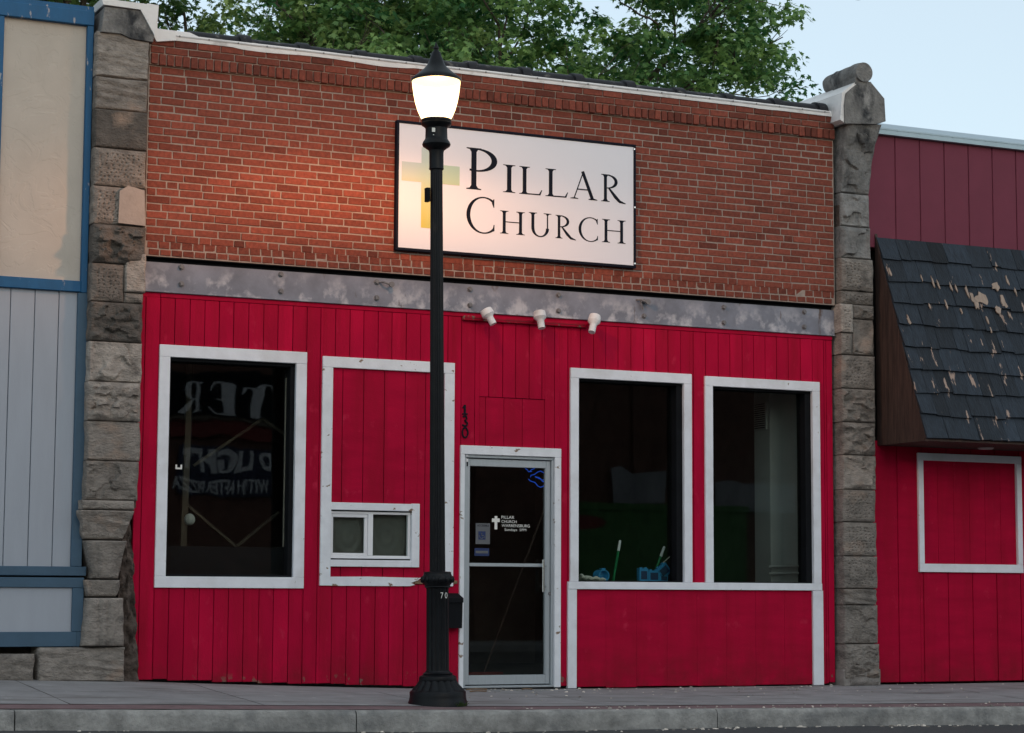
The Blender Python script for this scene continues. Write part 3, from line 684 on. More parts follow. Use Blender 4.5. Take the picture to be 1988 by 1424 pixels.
mb = MB(); p = R4(921, 1064.5, 949.5, 1080, yt); mb.box(p[0], p[1], yt-.0016, yt+.0006, p[2], p[3], 0, 0); mb.box(p[0]+.012, p[1]-.012, yt-.003, yt-.0018, (p[2]+p[3])/2-.012, (p[2]+p[3])/2+.012, 0, 1); obj('hours_sticker', mb, [M['stickerblue'], M['sticker']], door)
# house number
mb = MB()
for s, y0, y1, x0, x1 in (('1', 786.5, 805, 899.5, 906), ('3', 807, 828, 896.5, 909), ('0', 830, 850.5, 896.5, 910)):
    a = P(x0, y1, SY-.01); b = P(x1, y0, SY-.01)
    if s == '1':
        mb.box(b.x-.026, b.x-.008, SY-.014, SY+.001, a.z, b.z, .002); mb.box(a.x-.008, b.x+.012, SY-.0145, SY+.0005, a.z-.001, a.z+.012, .002); mb.tube([(a.x-.006, SY-.007, b.z-.03), (b.x-.017, SY-.007, b.z-.006)], .006, 6)
    elif s == '0':
        cx, cz, rx, rz_ = (a.x+b.x)/2, (a.z+b.z)/2, (b.x-a.x)/2, (b.z-a.z)/2
        mb.tube([(cx+(rx-.007)*math.cos(t), SY-.007, cz+(rz_-.005)*math.sin(t)) for t in np.linspace(0, 2*math.pi, 25)], .0085, 8)
    else:
        cx, rx = (a.x+b.x)/2, (b.x-a.x)/2; zm = (a.z+b.z)/2; r2 = (b.z-a.z)/4
        pts = [(cx+(rx-.01)*math.cos(t)*.85, SY-.007, zm+r2+(r2-.005)*math.sin(t)) for t in np.linspace(2.7, -1.5, 12)] + [(cx+(rx-.006)*math.cos(t), SY-.007, zm-r2+(r2-.005)*math.sin(t)) for t in np.linspace(1.5, -2.7, 14)]
        mb.tube(pts, .0085, 8)
obj('house_number', mb, M['ink'], store)

# shell and roof behind the shopfront
mb = MB(); RB = 7.0
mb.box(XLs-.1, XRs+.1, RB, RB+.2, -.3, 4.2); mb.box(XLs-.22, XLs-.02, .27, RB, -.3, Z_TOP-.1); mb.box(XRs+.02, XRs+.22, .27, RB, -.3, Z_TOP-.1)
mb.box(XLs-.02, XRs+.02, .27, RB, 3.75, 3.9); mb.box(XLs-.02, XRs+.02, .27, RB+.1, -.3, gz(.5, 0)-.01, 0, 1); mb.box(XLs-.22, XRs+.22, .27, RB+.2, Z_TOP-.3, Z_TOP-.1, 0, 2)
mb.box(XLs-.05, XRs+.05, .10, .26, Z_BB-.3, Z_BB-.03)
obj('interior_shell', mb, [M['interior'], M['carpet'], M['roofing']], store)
# plaster column behind the rightmost window
mb = MB(); cy0, cy1 = .75, 1.06; xa = P(1495.5, 950, cy0).x; xb2 = P(1556, 950, cy0).x; ztc = 3.75
mb.box(xa, xb2, cy0, cy1, gz(3.6, 0), ztc, .004)
col = obj('plaster_column', mb, M['plaster'], store)
mb = MB(); vt = PX(1480, 782, xa); vb = PX(1480, 835, xa)
mb.box(xa-.02, xa-.0005, cy0+.04, cy1-.03, vb.z, vt.z, .003)
for i in range(12): zz = vb.z+.02+(vt.z-vb.z-.04)*i/11; mb.box(xa-.028, xa-.019, cy0+.06, cy1-.05, zz-.004, zz+.004, 0, 1)
obj('vent_grille', mb, [M['plaster'], M['ink']], col)
mb = MB()
for zz in (SL[3]+.10, SL[3]+.17): mb.tube([(xa-.06, cy0-.05, zz), (xb2+.03, cy0-.05, zz+.01)], .012, 8)
obj('wall_pipe', mb, M['plaster'], col)

# ------------------------------------------------------------------ WALL SIGN
sgA, sgB = P(769.5, 233.4, -.05), P(1235, 521.4, -.05)
zs1 = (P(770, 233.4, -.05).z+P(1233.8, 281.2, -.05).z)/2; zs0 = (P(767.6, 485.6, -.05).z+P(1235.3, 521.4, -.05).z)/2
sx0, sx1 = P(769, 360, -.05).x, P(1234.5, 400, -.05).x
sign = thing('wall_sign', 'white rectangular sign with pale cross and black serif lettering on the brick wall', 'sign', ((sx0+sx1)/2-1.1, -.02, zs0))
fw_ = .026
mb = MB(); mb.box(sx0+.01, sx1-.01, -.048, -.004, zs0+.01, zs1-.01, .003); obj('sign_panel', mb, M['signwhite'], sign)
obj('sign_frame', frame_mb((sx0, sx1, zs0, zs1), fw_, fw_, fw_, fw_, -.056, -.002, .003), M['ink'], sign)
for py, px in ((290, 1231.5), (403, 1232.5), (512, 1232.5)):
    p = P(px, py, -.056); mb = MB(); mb.tube([(p.x, -.059, p.z), (p.x, -.055, p.z)], .009, 8); obj('sign_screw', mb, M['chrome'], sign)
sy = -.0485
def zp(zx, zy): return P(750+zx/2.848, 80+zy/2.848, sy)
mb = MB()
for ch, x0, x1, ztp, zbt in (('P', 442, 612, 595, 825), ('I', 645, 713, 685, 838), ('L', 735, 862, 697, 850), ('L', 880, 1005, 710, 863), ('A', 1018, 1166, 722, 876), ('R', 1188, 1323, 741, 892),
                             ('C', 442, 598, 865, 1060), ('H', 628, 765, 942, 1069), ('U', 787, 912, 951, 1082), ('R', 935, 1048, 966, 1094), ('C', 1063, 1170, 977, 1107), ('H', 1192, 1323, 989, 1117)):
    xm = (x0+x1)/2; put_letter(mb, ch, zp(x0, zbt).x, zp(x1, zbt).x, zp(xm, zbt).z, zp(xm, ztp).z, sy-.001)
obj('sign_lettering', mb, M['ink'], sign)
mb = MB(); vl, vr = zp(193, 800).x, zp(297, 800).x; hl, hr = zp(85, 720).x, zp(405, 740).x; vt, vb = zp(245, 592).z, zp(240, 1036).z; ht, hb = zp(245, 680).z, zp(245, 785).z
mb.add([(x, sy-.0012, z) for x, z in ((vl, vb), (vr, vb), (vr, hb), (hr, hb), (hr, ht), (vr, ht), (vr, vt), (vl, vt), (vl, ht), (hl, ht), (hl, hb), (vl, hb))], [tuple(range(12))])
obj('sign_cross', mb, M['cross'], sign, recalc=False)

# ------------------------------------------------------------------ TRACK LIGHT
ta, tb = P(899, 617, SY-.03), P(1141, 640.5, SY-.03)
tl = thing('track_light', 'red light track with three white spotlights under the steel beam', 'light', (ta.x, SY, ta.z))
mb = MB(); zt_ = ta.z
mb.box(ta.x, tb.x, SY-.035, SY, zt_-.022, zt_+.022, .004); mb.box(ta.x+.02, tb.x-.02, SY-.038, SY-.034, zt_-.003, zt_+.003, 0, 1)
obj('track', mb, [M['red'], M['groove']], tl)
for (px0, py0, px1, py1) in ((942.5, 601.5, 953.5, 631), (1046.8, 605.5, 1047.2, 639), (1155.5, 613.5, 1144, 646.5)):
    a = P(px0, py0, -.12); b = P(px1, py1, -.12); b.y = -.17; d = b-a; mb = MB()
    mb.tube([a+d*t for t in (0, .02, .34, .36, .54, .56, 1.0)], [.050, .056, .061, .061, .034, .033, .033], 20)
    hd = obj('spotlight_head', mb, M['flash'], tl, smooth=40)
    mb = MB(); mb.tube([a+d*.25+Vector((0, .04, 0)), Vector(((a.x+b.x)/2, SY-.03, zt_))], .014, 8); obj('swivel_arm', mb, M['red'], hd)

# ------------------------------------------------------------------ MAILBOX
p = P(884, 1186, -.05); mbx = thing('mailbox', 'small black letterbox beside the door trim, half behind the lamp post', 'mailbox', (p.x, SY, p.z-.17))
x0, x1 = P(866, 1190, -.05).x, P(896, 1190, -.05).x; zt, zb_ = P(884, 1152, -.05).z, P(884, 1220, -.05).z
mb = MB(); mb.prismx([(SY, zb_), (SY-.11, zb_), (SY-.12, zt-.07), (SY-.12, zt-.05), (SY, zt-.005)], x0, x1); obj('mailbox_body', mb, M['black'], mbx)
mb = MB(); mb.prismx([(SY-.002, zt), (SY-.002, zt-.006), (SY-.125, zt-.052), (SY-.128, zt-.085), (SY-.132, zt-.085), (SY-.13, zt-.045)], x0-.004, x1+.004); obj('mailbox_lid', mb, M['black'], mbx)

# ------------------------------------------------------------------ STONE PIERS
def stone_block(mb, x0, x1, z0, z1, yf, style='rock', tn=.5, seed=0, ydep=.3, mi=0, res=.011, prof=None, side_rough=.012):
    """a block with its own worked face; style: rock, pits, flat, cleft, striate, drum"""
    if style in ('pits', 'halfpits'): res = min(res, .0062)
    tn = min(1, max(0, .5+(tn-.5)*1.8))
    nu = max(8, int((x1-x0)/res)); nv = max(6, int((z1-z0)/res)); rr = random.Random(seed*31+5)
    pits = []
    if style in ('pits', 'halfpits'):
        st = .044
        zz = z0+.045
        while zz < z1-.035:
            xx = x0+.05+rr.uniform(0, .02)
            while xx < x1-.045:
                pits.append((xx+rr.uniform(-.009, .009), zz+rr.uniform(-.007, .007), rr.uniform(.0045, .0085))); xx += st*rr.uniform(.8, 1.3)
            zz += st*.75
    vs = []
    for j in range(nv+1):
        v = j/nv
        for i in range(nu+1):
            u = i/nu; x = x0+(x1-x0)*u; z = z0+(z1-z0)*v
            ed = min(x-x0, x1-x, z-z0, z1-z); inner = min(1, max(0, (ed-.012)/.03))
            s = Vector((x*1.0+seed*3.7, z, seed*1.3))
            if style in ('rock', 'cleft'):
                q_ = Vector((x*(9 if style == 'rock' else 5.5)+.25*noise.noise(s*11), z*(13 if style == 'rock' else 6)+.25*noise.noise(s*13+Vector((5, 0, 0))), seed*3.1)); fp = noise.voronoi(q_)[1][0]; rv = noise.cell_vector(fp*7.13); dl = q_-fp
                chip_ = (rv.x-.5)*dl.x*.030+(rv.y-.5)*dl.y*.030+(rv.z-.5)*.026
            else: chip_ = 0
            f = noise.fractal(s*9, .9, 2.0, 5); g = noise.fractal(s*3.1, 1.0, 2.0, 3); d = 0
            if style == 'rock': d = -(.012+.045*inner*(g*.6+.6)+.018*f*inner) + .030*abs(noise.noise(Vector((x*7, z*17, seed))))*inner
            elif style in ('pits', 'halfpits'): d = -.012*inner - .008*g*inner - .003*f
            elif style == 'flat': d = -.010*g-.004*f
            elif style == 'cleft': d = -.030*abs(noise.noise(Vector((x*5+seed, z*3.2, seed))))*inner-.006*f
            elif style == 'striate': d = -.020*noise.noise(Vector((x*2.2+z*1.5, z*26+x*3, seed)))-.010*g-.003*f
            elif style == 'drum': d = -.060*math.cos((u-.5)*math.pi)**.6-.050*abs(noise.noise(Vector((x*11, z*.9, seed))))-.006*f
            if pits and not (style == 'halfpits' and u > .55):
                for a, b, r in pits:
                    q = (x-a)**2+(z-b)**2
                    if q < r*r*4: d += .020*math.exp(-q/(r*r*.8))
            d += chip_*inner*1.6
            edge = max(0, .012-ed)/.012
            d += .014*edge*edge
            wob = .010*noise.noise(Vector((z*9, seed, 7.7)))
            xx = x + (wob*(1-min(1, (x-x0)/.04)) if x-x0 < .04 else wob*(1-min(1, (x1-x)/.04)) if x1-x < .04 else 0)
            if prof:
                c = (x0+x1)/2; sc_ = prof(v); xx = c+(xx-c)*sc_[0]+sc_[1]; d += sc_[2]
            vs.append((xx, yf+d, z))
    n0 = nu+1; fs = [(j*n0+i, j*n0+i+1, (j+1)*n0+i+1, (j+1)*n0+i) for j in range(nv) for i in range(nu)]
    # skirts to the back
    ring = [i for i in range(n0)] + [j*n0+nu for j in range(1, nv+1)] + [nv*n0+i for i in range(nu-1, -1, -1)] + [j*n0 for j in range(nv-1, 0, -1)]
    b = len(vs)
    for q in ring: vs.append((vs[q][0], ydep, vs[q][2]))
    k = len(ring); fs += [(ring[i], b+i, b+(i+1) % k, ring[(i+1) % k]) for i in range(k)]; fs.append(tuple(b+i for i in range(k)))
    mb.add(vs, fs, mi, tn)

YL = -.10                                             # front of the left pier
lp = thing('stone_pier', 'weathered stone pier with a carved half column at its foot beside blue building', 'pier', (P(210, 1315, YL).x, .1, gz(-3.4, 0)))
def lx(y, side):                                      # pier edges read off at several heights
    ys = [15, 60, 210, 365, 510, 640, 760, 895, 985]; l = [203, 196, 189, 183, 178.5, 172, 167, 161, 158]; r = [296, 297, 291.5, 286, 281, 272, 270.5, 263, 259]
    return float(np.interp(y, ys, l if side == 0 else r))
xl_ = np.mean([P(lx(y, 0), y, YL).x for y in (100, 300, 500, 700, 900)]); xr_ = np.mean([P(lx(y, 1), y, YL).x for y in (100, 300, 500, 700, 900)])
def zl(y): return P(220, y, YL).z
shaft = MB()
blocks = [(150, 213, 'striate', .50), (62, 150, 'striate', .62), (213, 288, 'flat', .28), (288, 362, 'pits', .48), (362, 437, 'halfpits', .5), (437, 512, 'rock', .30), (587, 664, 'rock', .30), (664, 742, 'cleft', .78), (742, 818, 'rock', .66), (818, 895, 'flat', .55), (895, 972, 'cleft', .48)]
for i, (a, b, st, tn) in enumerate(blocks):
    stone_block(shaft, xl_+.002*math.sin(i*3), xr_+rnd.uniform(-.006, .006), zl(b)+.003, zl(a)-.003, YL+rnd.uniform(-.008, .008), st, tn, i+1)
xi = P(243, 520, YL).x
stone_block(shaft, xl_, xi-.004, zl(587)+.003, zl(512)-.003, YL, 'pits', .4, 21); stone_block(shaft, xi, xr_+.012, zl(566)+.003, zl(490)-.003, YL-.03, 'flat', .85, 22); stone_block(shaft, xi, xr_, zl(587)+.003, zl(566)-.003, YL+.01, 'rock', .5, 23)
shaft.box(xl_+.02, xr_-.012, YL+.035, .29, zl(985), zl(62), 0, 1)
obj('pier_shaft', shaft, [M['stone'], M['rubble']], lp, smooth=50)
mb = MB(); a = P(229, 368, YL-.012); 
poly = [P(x, y, YL).xz for x, y in ((231, 372), (247, 362), (262, 366), (279, 372), (280, 440), (228, 434))]
nv_ = len(poly); mb.prism([(q[0], q[1]) for q in poly], YL-.03, YL+.02); obj('spalled_patch', mb, M['stonelight'], lp)
# dark cap stone with a sloped shoulder
mb = MB(); q = [P(x, y, YL-.02) for x, y in ((203, 14), (272, 22), (298, 68), (297, 82), (255, 76), (235, 66), (196, 62))]
mb.prism([(p.x, p.z) for p in q], YL-.03, .28); obj('pier_cap', mb, M['stonedark'], lp)
mb = MB(); tp = [P(x, y, YL-.03) for x, y in ((196, -2), (306, 12), (305, 30), (299, 70), (272, 20), (200, 10))]
mb.prism([(p.x, p.z) for p in tp], YL-.05, .9); 
q = [P(x, y, -.04) for x, y in ((285, 8), (307, 12), (304, 58), (340, 62), (340, 80), (303, 82), (296, 68))]
mb.prism([(p.x, p.z) for p in q], -.062, .25); obj('cap_flashing', mb, M['flash'], lp)
# carved foot: abacus, capital, bell, ring, drum, plinth
ft = MB()
def seg(y0, y1, x0, x1, st, tn, seed, yo=0.0, prof=None): stone_block(ft, P(x0, y1, YL).x, P(x1, y1, YL).x, zl(y1)+.002, zl(y0)-.002, YL+yo, st, tn, seed, prof=prof, ydep=.2)
seg(972, 990, 157, 259, 'flat', .62, 31, -.03)
seg(991, 1048, 156, 258, 'striate', .58, 32, -.03, lambda v: (.74+.26*min(1, v*1.35)+.04*math.sin(v*8), -.02*(1-v), .09*(1-v)))
seg(1050, 1124, 164, 246, 'drum', .52, 33, .0, lambda v: (.64+.36*v**1.3, -.0*(1-v), .03*(1-v)))
seg(1126, 1159, 164, 232, 'flat', .55, 34, -.03, lambda v: (.82+.18*math.sin(min(1, v*1.25)*math.pi*.55), 0, .03*(1-v)))
seg(1161, 1255, 157, 240, 'drum', .6, 35, -.01, lambda v: (1.0-.12*v, .01*v, 0))
obj('carved_half_column', ft, M['stone'], lp, smooth=50)
mb = MB(); stone_block(mb, P(75, 1290, YL).x, P(241, 1290, YL).x, gz(-3.6, 0)-.01, zl(1257), YL-.02, 'striate', .58, 41, ydep=.2); obj('pier_plinth', mb, M['stone'], lp, smooth=50)
mb = MB(); mb.grid(lambda u, v: (P(228, 1150).x+(.20-.10*v)*u+.02*noise.noise((v*9, u, 1)), -.035+.06*noise.fractal(Vector((u*3, v*14, 2)), 1, 2, 4)+.02+.07*max(0, v-.8)*5, gz(-3, 0)+(zl(1000)-gz(-3, 0))*v), 14, 80)
obj('rubble_joint', mb, M['rubble'], lp, recalc=False, smooth=60)
# lower-left stone of the neighbour's footing is built with that building

YR = -.07
rp = thing('stone_pier', 'stone pier with pointed cap and rolled finial beside the shingle awning', 'pier', (P(1665, 1325, YR).x, .1, gz(4.3, 0)))
rxl = np.mean([P(1634, y, YR).x for y in (500, 700, 900)]); rxr = np.mean([P(1699, y, YR).x for y in (600, 800, 1000)])
def zr(y): return P(1668, y, YR).z
mb = MB()
for i, (a, b, st, tn) in enumerate(((503, 566, 'halfpits', .5), (690.6, 755.6, 'pits', .5), (755.6, 820.6, 'rock', .5), (820.6, 884, 'rock', .52), (884, 951, 'cleft', .66), (951, 1014, 'pits', .5), (1014, 1080, 'pits', .52), (1080, 1143.5, 'pits', .5), (1143.5, 1175, 'striate', .5), (1175, 1250.5, 'cleft', .5), (1250.5, 1318, 'rock', .52))):
    stone_block(mb, rxl+rnd.uniform(-.006, .006), rxr+rnd.uniform(-.012, .014), zr(b)+.003, zr(a)-.003, YR+rnd.uniform(-.01, .01), st, tn, 60+i)
xm_ = P(1655, 640, YR).x
stone_block(mb, rxl-.02, xm_, zr(648)+.003, zr(592)-.003, YR-.02, 'pits', .75, 80); stone_block(mb, xm_+.004, rxr, zr(690)+.003, zr(620)-.003, YR, 'cleft', .5, 81); stone_block(mb, rxl, xm_, zr(690)+.003, zr(648)-.003, YR, 'pits', .55, 82); stone_block(mb, rxl, rxr, zr(592)+.003, zr(566)-.003, YR+.004, 'pits', .42, 83); stone_block(mb, xm_+.004, rxr, zr(620)+.003, zr(592)-.003, YR+.004, 'rock', .42, 84)
mb.box(rxl+.012, rxr-.02, YR+.035, .29, zr(1318), zr(400), 0, 1)
obj('pier_shaft', mb, [M['stone'], M['rubble']], rp, smooth=50)
mb = MB(); stone_block(mb, rxl-.02, rxr+.03, gz(4.3, 0)-.01, zr(1300), YR-.005, 'cleft', .5, 90); obj('cement_footing', mb, M['cement'], rp, smooth=50)
# upper stones: a cove curving out to the cap
mb = MB()
def cove(v): return (1.0+.16*v*v, .045*v, -.13*v**2.2)
stone_block(mb, rxl+.015, rxr-.03, zr(441)+.003, zr(376.7)-.003, YR+.012, 'cleft', .62, 91); stone_block(mb, rxl+.005, rxr-.02, zr(503)+.003, zr(441)-.003, YR+.006, 'cleft', .5, 92)
stone_block(mb, rxl+.015, rxr-.025, zr(376.7)+.003, zr(243), YR+.012, 'cleft', .5, 93, prof=cove)
obj('coved_stone', mb, M['stonedark'], rp, smooth=50)
YC = YR-.15
mb = MB(); pts = [P(x, y, YC) for x, y in ((1641, 240), (1640, 205), (1643, 182), (1668.5, 160), (1690, 159), (1717, 192), (1719.5, 236), (1700, 241))]
mb.prism([(p.x, p.z) for p in pts], YC, .22, 0, .5); vpl = [(p.x, p.z) for p in pts]
mb2 = MB(); xc0 = P(1690, 161, YC).x
cap = obj('cap_stone', mb, M['stonedark'], rp)
cc = P(1676, 141, YC); rad = 20.5*scale_at(cc)
mb = MB(); n = 24; L_ = .62
pts = [(cc.x+rad*.10*0, YC-.02+L_*t, cc.z-.012*t) for t in np.linspace(0, 1, 14)]
mb.tube(pts, [rad*.93]+[rad*(1+.05*noise.noise((i*.8, 1, 2))) for i in range(12)]+[rad*.9], n)
for i in range(len(mb.v)):
    a, b, c = mb.v[i]; f = noise.fractal(Vector((a*9, b*9, c*9)), 1, 2, 4)*.012; mb.v[i] = (a+(a-cc.x)*f*6, b+f, c+(c-cc.z)*f*6)
mb.box(cc.x-.09, cc.x+.07, YC+.01, .2, cc.z-rad*1.15, cc.z-rad*.5)
obj('roll_finial', mb, M['stonedark'], rp, smooth=50)
mb = MB(); q = [P(x, y, YC+.05) for x, y in ((1641.5, 181), (1667.5, 160), (1664, 157), (1638, 178))]
fl = [(P(1639, 240, YC+.03)), P(1640, 182, YC+.03), P(1668, 159, YC+.03), P(1664, 156.5, YC+.03), P(1634, 180, YC+.03), P(1630, 233, YC+.03)]
mb.prism([(p.x, p.z) for p in fl], YC+.02, .95); obj('cap_flashing', mb, M['flash'], rp)

# ------------------------------------------------------------------ LEFT NEIGHBOUR
YN = .03
lb = thing('stucco_building', 'cream stucco shopfront framed in blue boards over pale blue panels', 'building', (P(60, 1300, YN).x, 1, gz(-4, 0)))
xe = -8.6; nx = xl_-.005
zn = lambda y: P(100, y, YN).z
zt0 = P(100, 14, YN-.03).z; zt1 = P(100, 41, YN-.03).z
mb = MB(); zm1, zm0 = P(80, 541, YN).z, P(80, 563, YN).z
stx = P(165, 300, YN).x
mb.box(xe, stx+.02, YN+.02, YN+.2, zm0+.02, zt1+.02); obj('stucco_panel', mb, M['stucco'], lb)
mb = MB()
pxl, pxr = P(163.5, 300, YN-.02).x, P(184.5, 300, YN-.02).x
mb.box(xe, nx, YN-.035, YN+.2, zt1, zt0+.005, .004); mb.box(pxl, min(pxr, nx), YN-.025, YN+.19, zm0-.005, zt1-.001, .004)
px2 = P(4, 200, YN-.02).x; mb.box(px2-.10, px2, YN-.025, YN+.19, zm1+.001, zt1-.001, .004)
mb.box(xe, pxl-.001, YN-.03, YN+.19, zm0, zm1-.004, .004); mb.box(xe, nx, YN-.01, YN+.21, zt0+.003, zt0+.05)
obj('blue_trim', mb, M['blue'], lb)
# panel siding with grooves
zb1, zb0 = P(100, 1100, YN).z, P(100, 1119, YN).z; tr0, tr1 = P(143, 850, YN).x, P(164, 850, YN).x
mb = MB(); x = tr0+.02
x = P(112, 700, YN).x; gxs = [x-.206*k for k in range(0, 22)]
edges2 = sorted(gxs)+[tr0+.02]
for a, b in zip(edges2[:-1], edges2[1:]): mb.box(a+.003, b-.003, YN+.01, YN+.05, zb1-.02, zm0+.01, .003)
mb.box(xe, tr0, YN+.03, YN+.2, zb1-.02, zm0+.01, 0, 1)
obj('pale_blue_siding', mb, [M['siding'], M['bluegrey']], lb)
mb = MB(); mb.box(tr0, tr1, YN-.02, YN+.2, zb1+.001, zm0-.006, .004); mb.box(xe, tr1+.04, YN-.022, YN+.2, zb0+.004, zb1, .004); mb.box(tr1+.001, nx+.0, YN+.01, YN+.2, zb1+.001, zm0-.006)
z1a, z1b = P(100, 1121.5, YN-.08).z, P(100, 1141, YN-.08).z; z2a, z2b = P(100, 1227, YN-.08).z, P(100, 1256, YN-.08).z
e0, e1 = P(139.5, 1190, YN-.08).x, P(161.5, 1190, YN-.08).x
mb.box(xe, e1, YN-.085, YN+.15, z1b, z1a, .004); mb.box(xe, e1-.05, YN-.085, YN+.15, z2b, z2a, .004); mb.box(e0, e1, YN-.084, YN+.14, z2a+.001, z1b-.001, .004)
mb.prism([(e1-.05, z2b), (e1-.03, z2b), (e1-.004, z2b+.07), (e1-.004, z2a), (e1-.05, z2a)], YN-.083, YN+.14)
obj('blue_frame', mb, M['bluegrey'], lb)
mb = MB(); mb.box(xe, e0+.01, YN-.06, YN+.1, z2a-.01, z1b+.01); obj('lower_panel', mb, M['siding'], lb)
mb = MB(); mb.box(xe, P(144, 1265).x, YN+.0, YN+.2, gz(-4.2, 0)+.26, z2b+.01); obj('painted_shadow_strip', mb, M['black'], lb)  # black strip stands in for the shadow beneath the blue frame
mb = MB(); xx = P(71, 1290, YL).x-.01; k = 0
while xx > xe:
    stone_block(mb, xx-.8, xx-.012, gz(xx-.4, 0)-.02, zl(1269), YL-.01, 'striate', .5, 45+k, res=.02); xx -= .8; k += 1
obj('stone_footing', mb, M['stone'], lb, smooth=50)
mb = MB(); mb.box(xe, nx+.1, YN+.2, 9, -.2, zt0-.05, 0, 0); mb.box(xe, nx+.05, .2, 9, zt0-.06, zt0+.0, 0, 1); obj('building_shell', mb, [M['interior'], M['roofing']], lb)

# ------------------------------------------------------------------ RIGHT NEIGHBOUR
YQ = .03; qx0 = rxr-.03; qx1 = 10.5
rb = thing('awning_building', 'red boarded shop with maroon upper panels and a peeling shingle awning', 'building', (6, 1, gz(6, 0)))
aw_t = P(1697, 462, YQ).z; cp1 = P(1720, 230, YQ-.05).z; cp0 = P(1715, 262, YQ-.04).z
mb = MB(); x = P(1738, 350, YQ).x; sp = P(1786, 350, YQ).x-x; es = [qx0, x]
while es[-1] < qx1: es.append(es[-1]+sp)
for a, b in zip(es[:-1], es[1:]): mb.box(a+.006, b-.006, YQ, YQ+.03, aw_t-.1, cp0+.02, .004)
mb.box(qx0, qx1, YQ+.012, YQ+.2, aw_t-.1, cp0+.02); obj('maroon_siding', mb, M['maroon'], rb)
mb = MB(); mb.box(qx0+.02, qx1, YQ-.06, YQ+.0, cp0, cp0+.055, .003); mb.prismx([(YQ-.065, cp0+.05), (YQ-.065, cp0+.065), (YQ+.25, cp1+.02), (YQ+.25, cp0+.0), (YQ, cp0+.05)], qx0+.02, qx1)
for i in range(40): x = qx0+.1+.14*i; mb.tube([(x, YQ-.068, cp0+.052), (x, YQ-.058, cp0+.052)], .006, 6)
obj('metal_coping', mb, M['metalcap'], rb)
ax = P(1700, 620, YQ).x; bl = PX(1800, 850, ax+.02); az0 = bl.z; ay = bl.y
# awning: shingled slope, plank end, soffit
mb = MB(); tv = Vector((0, YQ-.02, aw_t)); bv = Vector((0, ay, az0-.01)); sl = bv-tv; Ls = sl.length; sl.normalize(); nrm = Vector((0, sl.z, -sl.y)); 
if nrm.y > 0: nrm = -nrm
mb.add([(ax+.03, tv.y, tv.z-.03), (qx1, tv.y, tv.z-.03), (qx1, bv.y+.02, bv.z+.005), (ax+.03, bv.y+.02, bv.z+.005)], [(0, 1, 2, 3)], 0, .2)
rows = 9; ex = Ls/rows
for r in range(rows):
    x = ax+.005; 
    while x < qx1:
        w = rnd.choice((.12, .15, .18, .22, .27))*rnd.uniform(.9, 1.1); e = rnd.uniform(-.012, .018) if r < rows-1 else 0
        t0 = tv+sl*max(0, (r*ex-.05)); t1 = tv+sl*((r+1)*ex+e)
        th0, th1 = .010, .030+rnd.uniform(-.004, .006); sk = rnd.uniform(-.006, .006)
        a0 = t0+nrm*th0*.5; a1 = t1+nrm*th1; b1 = t1+nrm*(th1-.018); b0 = t0-nrm*.004; tn = min(1, max(0, rnd.gauss(.5, .22)))
        x1 = min(x+w, qx1)
        vs = [(x+.002, a0.y, a0.z), (x1-.002, a0.y, a0.z), (x1-.002, a1.y, a1.z+sk), (x+.002, a1.y, a1.z-sk), (x+.002, b0.y, b0.z), (x1-.002, b0.y, b0.z), (x1-.002, b1.y, b1.z+sk), (x+.002, b1.y, b1.z-sk)]
        mb.add(vs, [(0, 1, 2, 3), (7, 6, 5, 4), (0, 4, 5, 1), (1, 5, 6, 2), (2, 6, 7, 3), (3, 7, 4, 0)], 0, tn); x += w
def on_slope(px, py, h=.036):
    d = ray(px, py); q = Vector((0, tv.y, tv.z))+nrm*h; t = (q-CAM).dot(nrm)/d.dot(nrm); return CAM+d*t
for cx_, cy_, w_, h_ in ((1934, 556, 9, 9), (1905, 580, 13, 14), (1888, 577, 4, 11), (1949, 586, 5, 16), (1937, 600, 6, 9), (1896, 592, 5, 9), (1878, 566, 2, 13), (1765, 622, 3, 10), (1812, 548, 1.6, 12), (1846, 556, 1.8, 11), (1956, 545, 1.8, 12), (1728, 528, 2.5, 10), (1838, 592, 1.6, 10), (1918, 622, 1.8, 11), (1972, 566, 1.6, 9), (1822, 552, 1.4, 9), (1857, 560, 1.5, 8), (1806, 596, 1.3, 7), (1867, 604, 1.5, 8), (1790, 540, 1.3, 8), (1960, 612, 1.4, 8), (1924, 640, 1.3, 7)):
    o_ = []
    for k in range(12):
        rr_ = rnd.uniform(.5, 1.15); a_ = k*math.pi/6; dy_ = h_*rr_*math.sin(a_); o_.append(on_slope(cx_+w_*rr_*math.cos(a_)+dy_*.35, cy_+dy_))
    mb.add(o_+[p_-nrm*.012 for p_ in o_], [tuple(range(12))]+[(k, 12+k, 12+(k+1) % 12, (k+1) % 12) for k in range(12)], 1, .5)
awn = obj('shingle_awning', mb, [M['shingle'], M['barewood']], rb)
mb = MB(); ylist = [YQ, YQ-.16, YQ-.33, YQ-.47, ay]
def zslope(y): f = (y-tv.y)/(bv.y-tv.y); return tv.z+(bv.z-tv.z)*f
yb_ = YQ
seg_n = 4
for i in range(seg_n):
    y0 = YQ+(ay-YQ)*i/seg_n; y1 = YQ+(ay-YQ)*(i+1)/seg_n
    mb.prismx([(y0-.002, az0-.005), (y1+.002, az0-.005), (y1+.002, max(az0, zslope(y1)-.01)), (y0-.002, zslope(y0)-.01)], ax-.0+.003*(i % 2), ax+.03)
obj('awning_end', mb, M['brownwood'], awn)
mb = MB(); mb.box(ax+.0, qx1, ay+.01, YQ+.01, az0-.03, az0-.006); sof = obj('soffit', mb, M['brownwood'], awn)
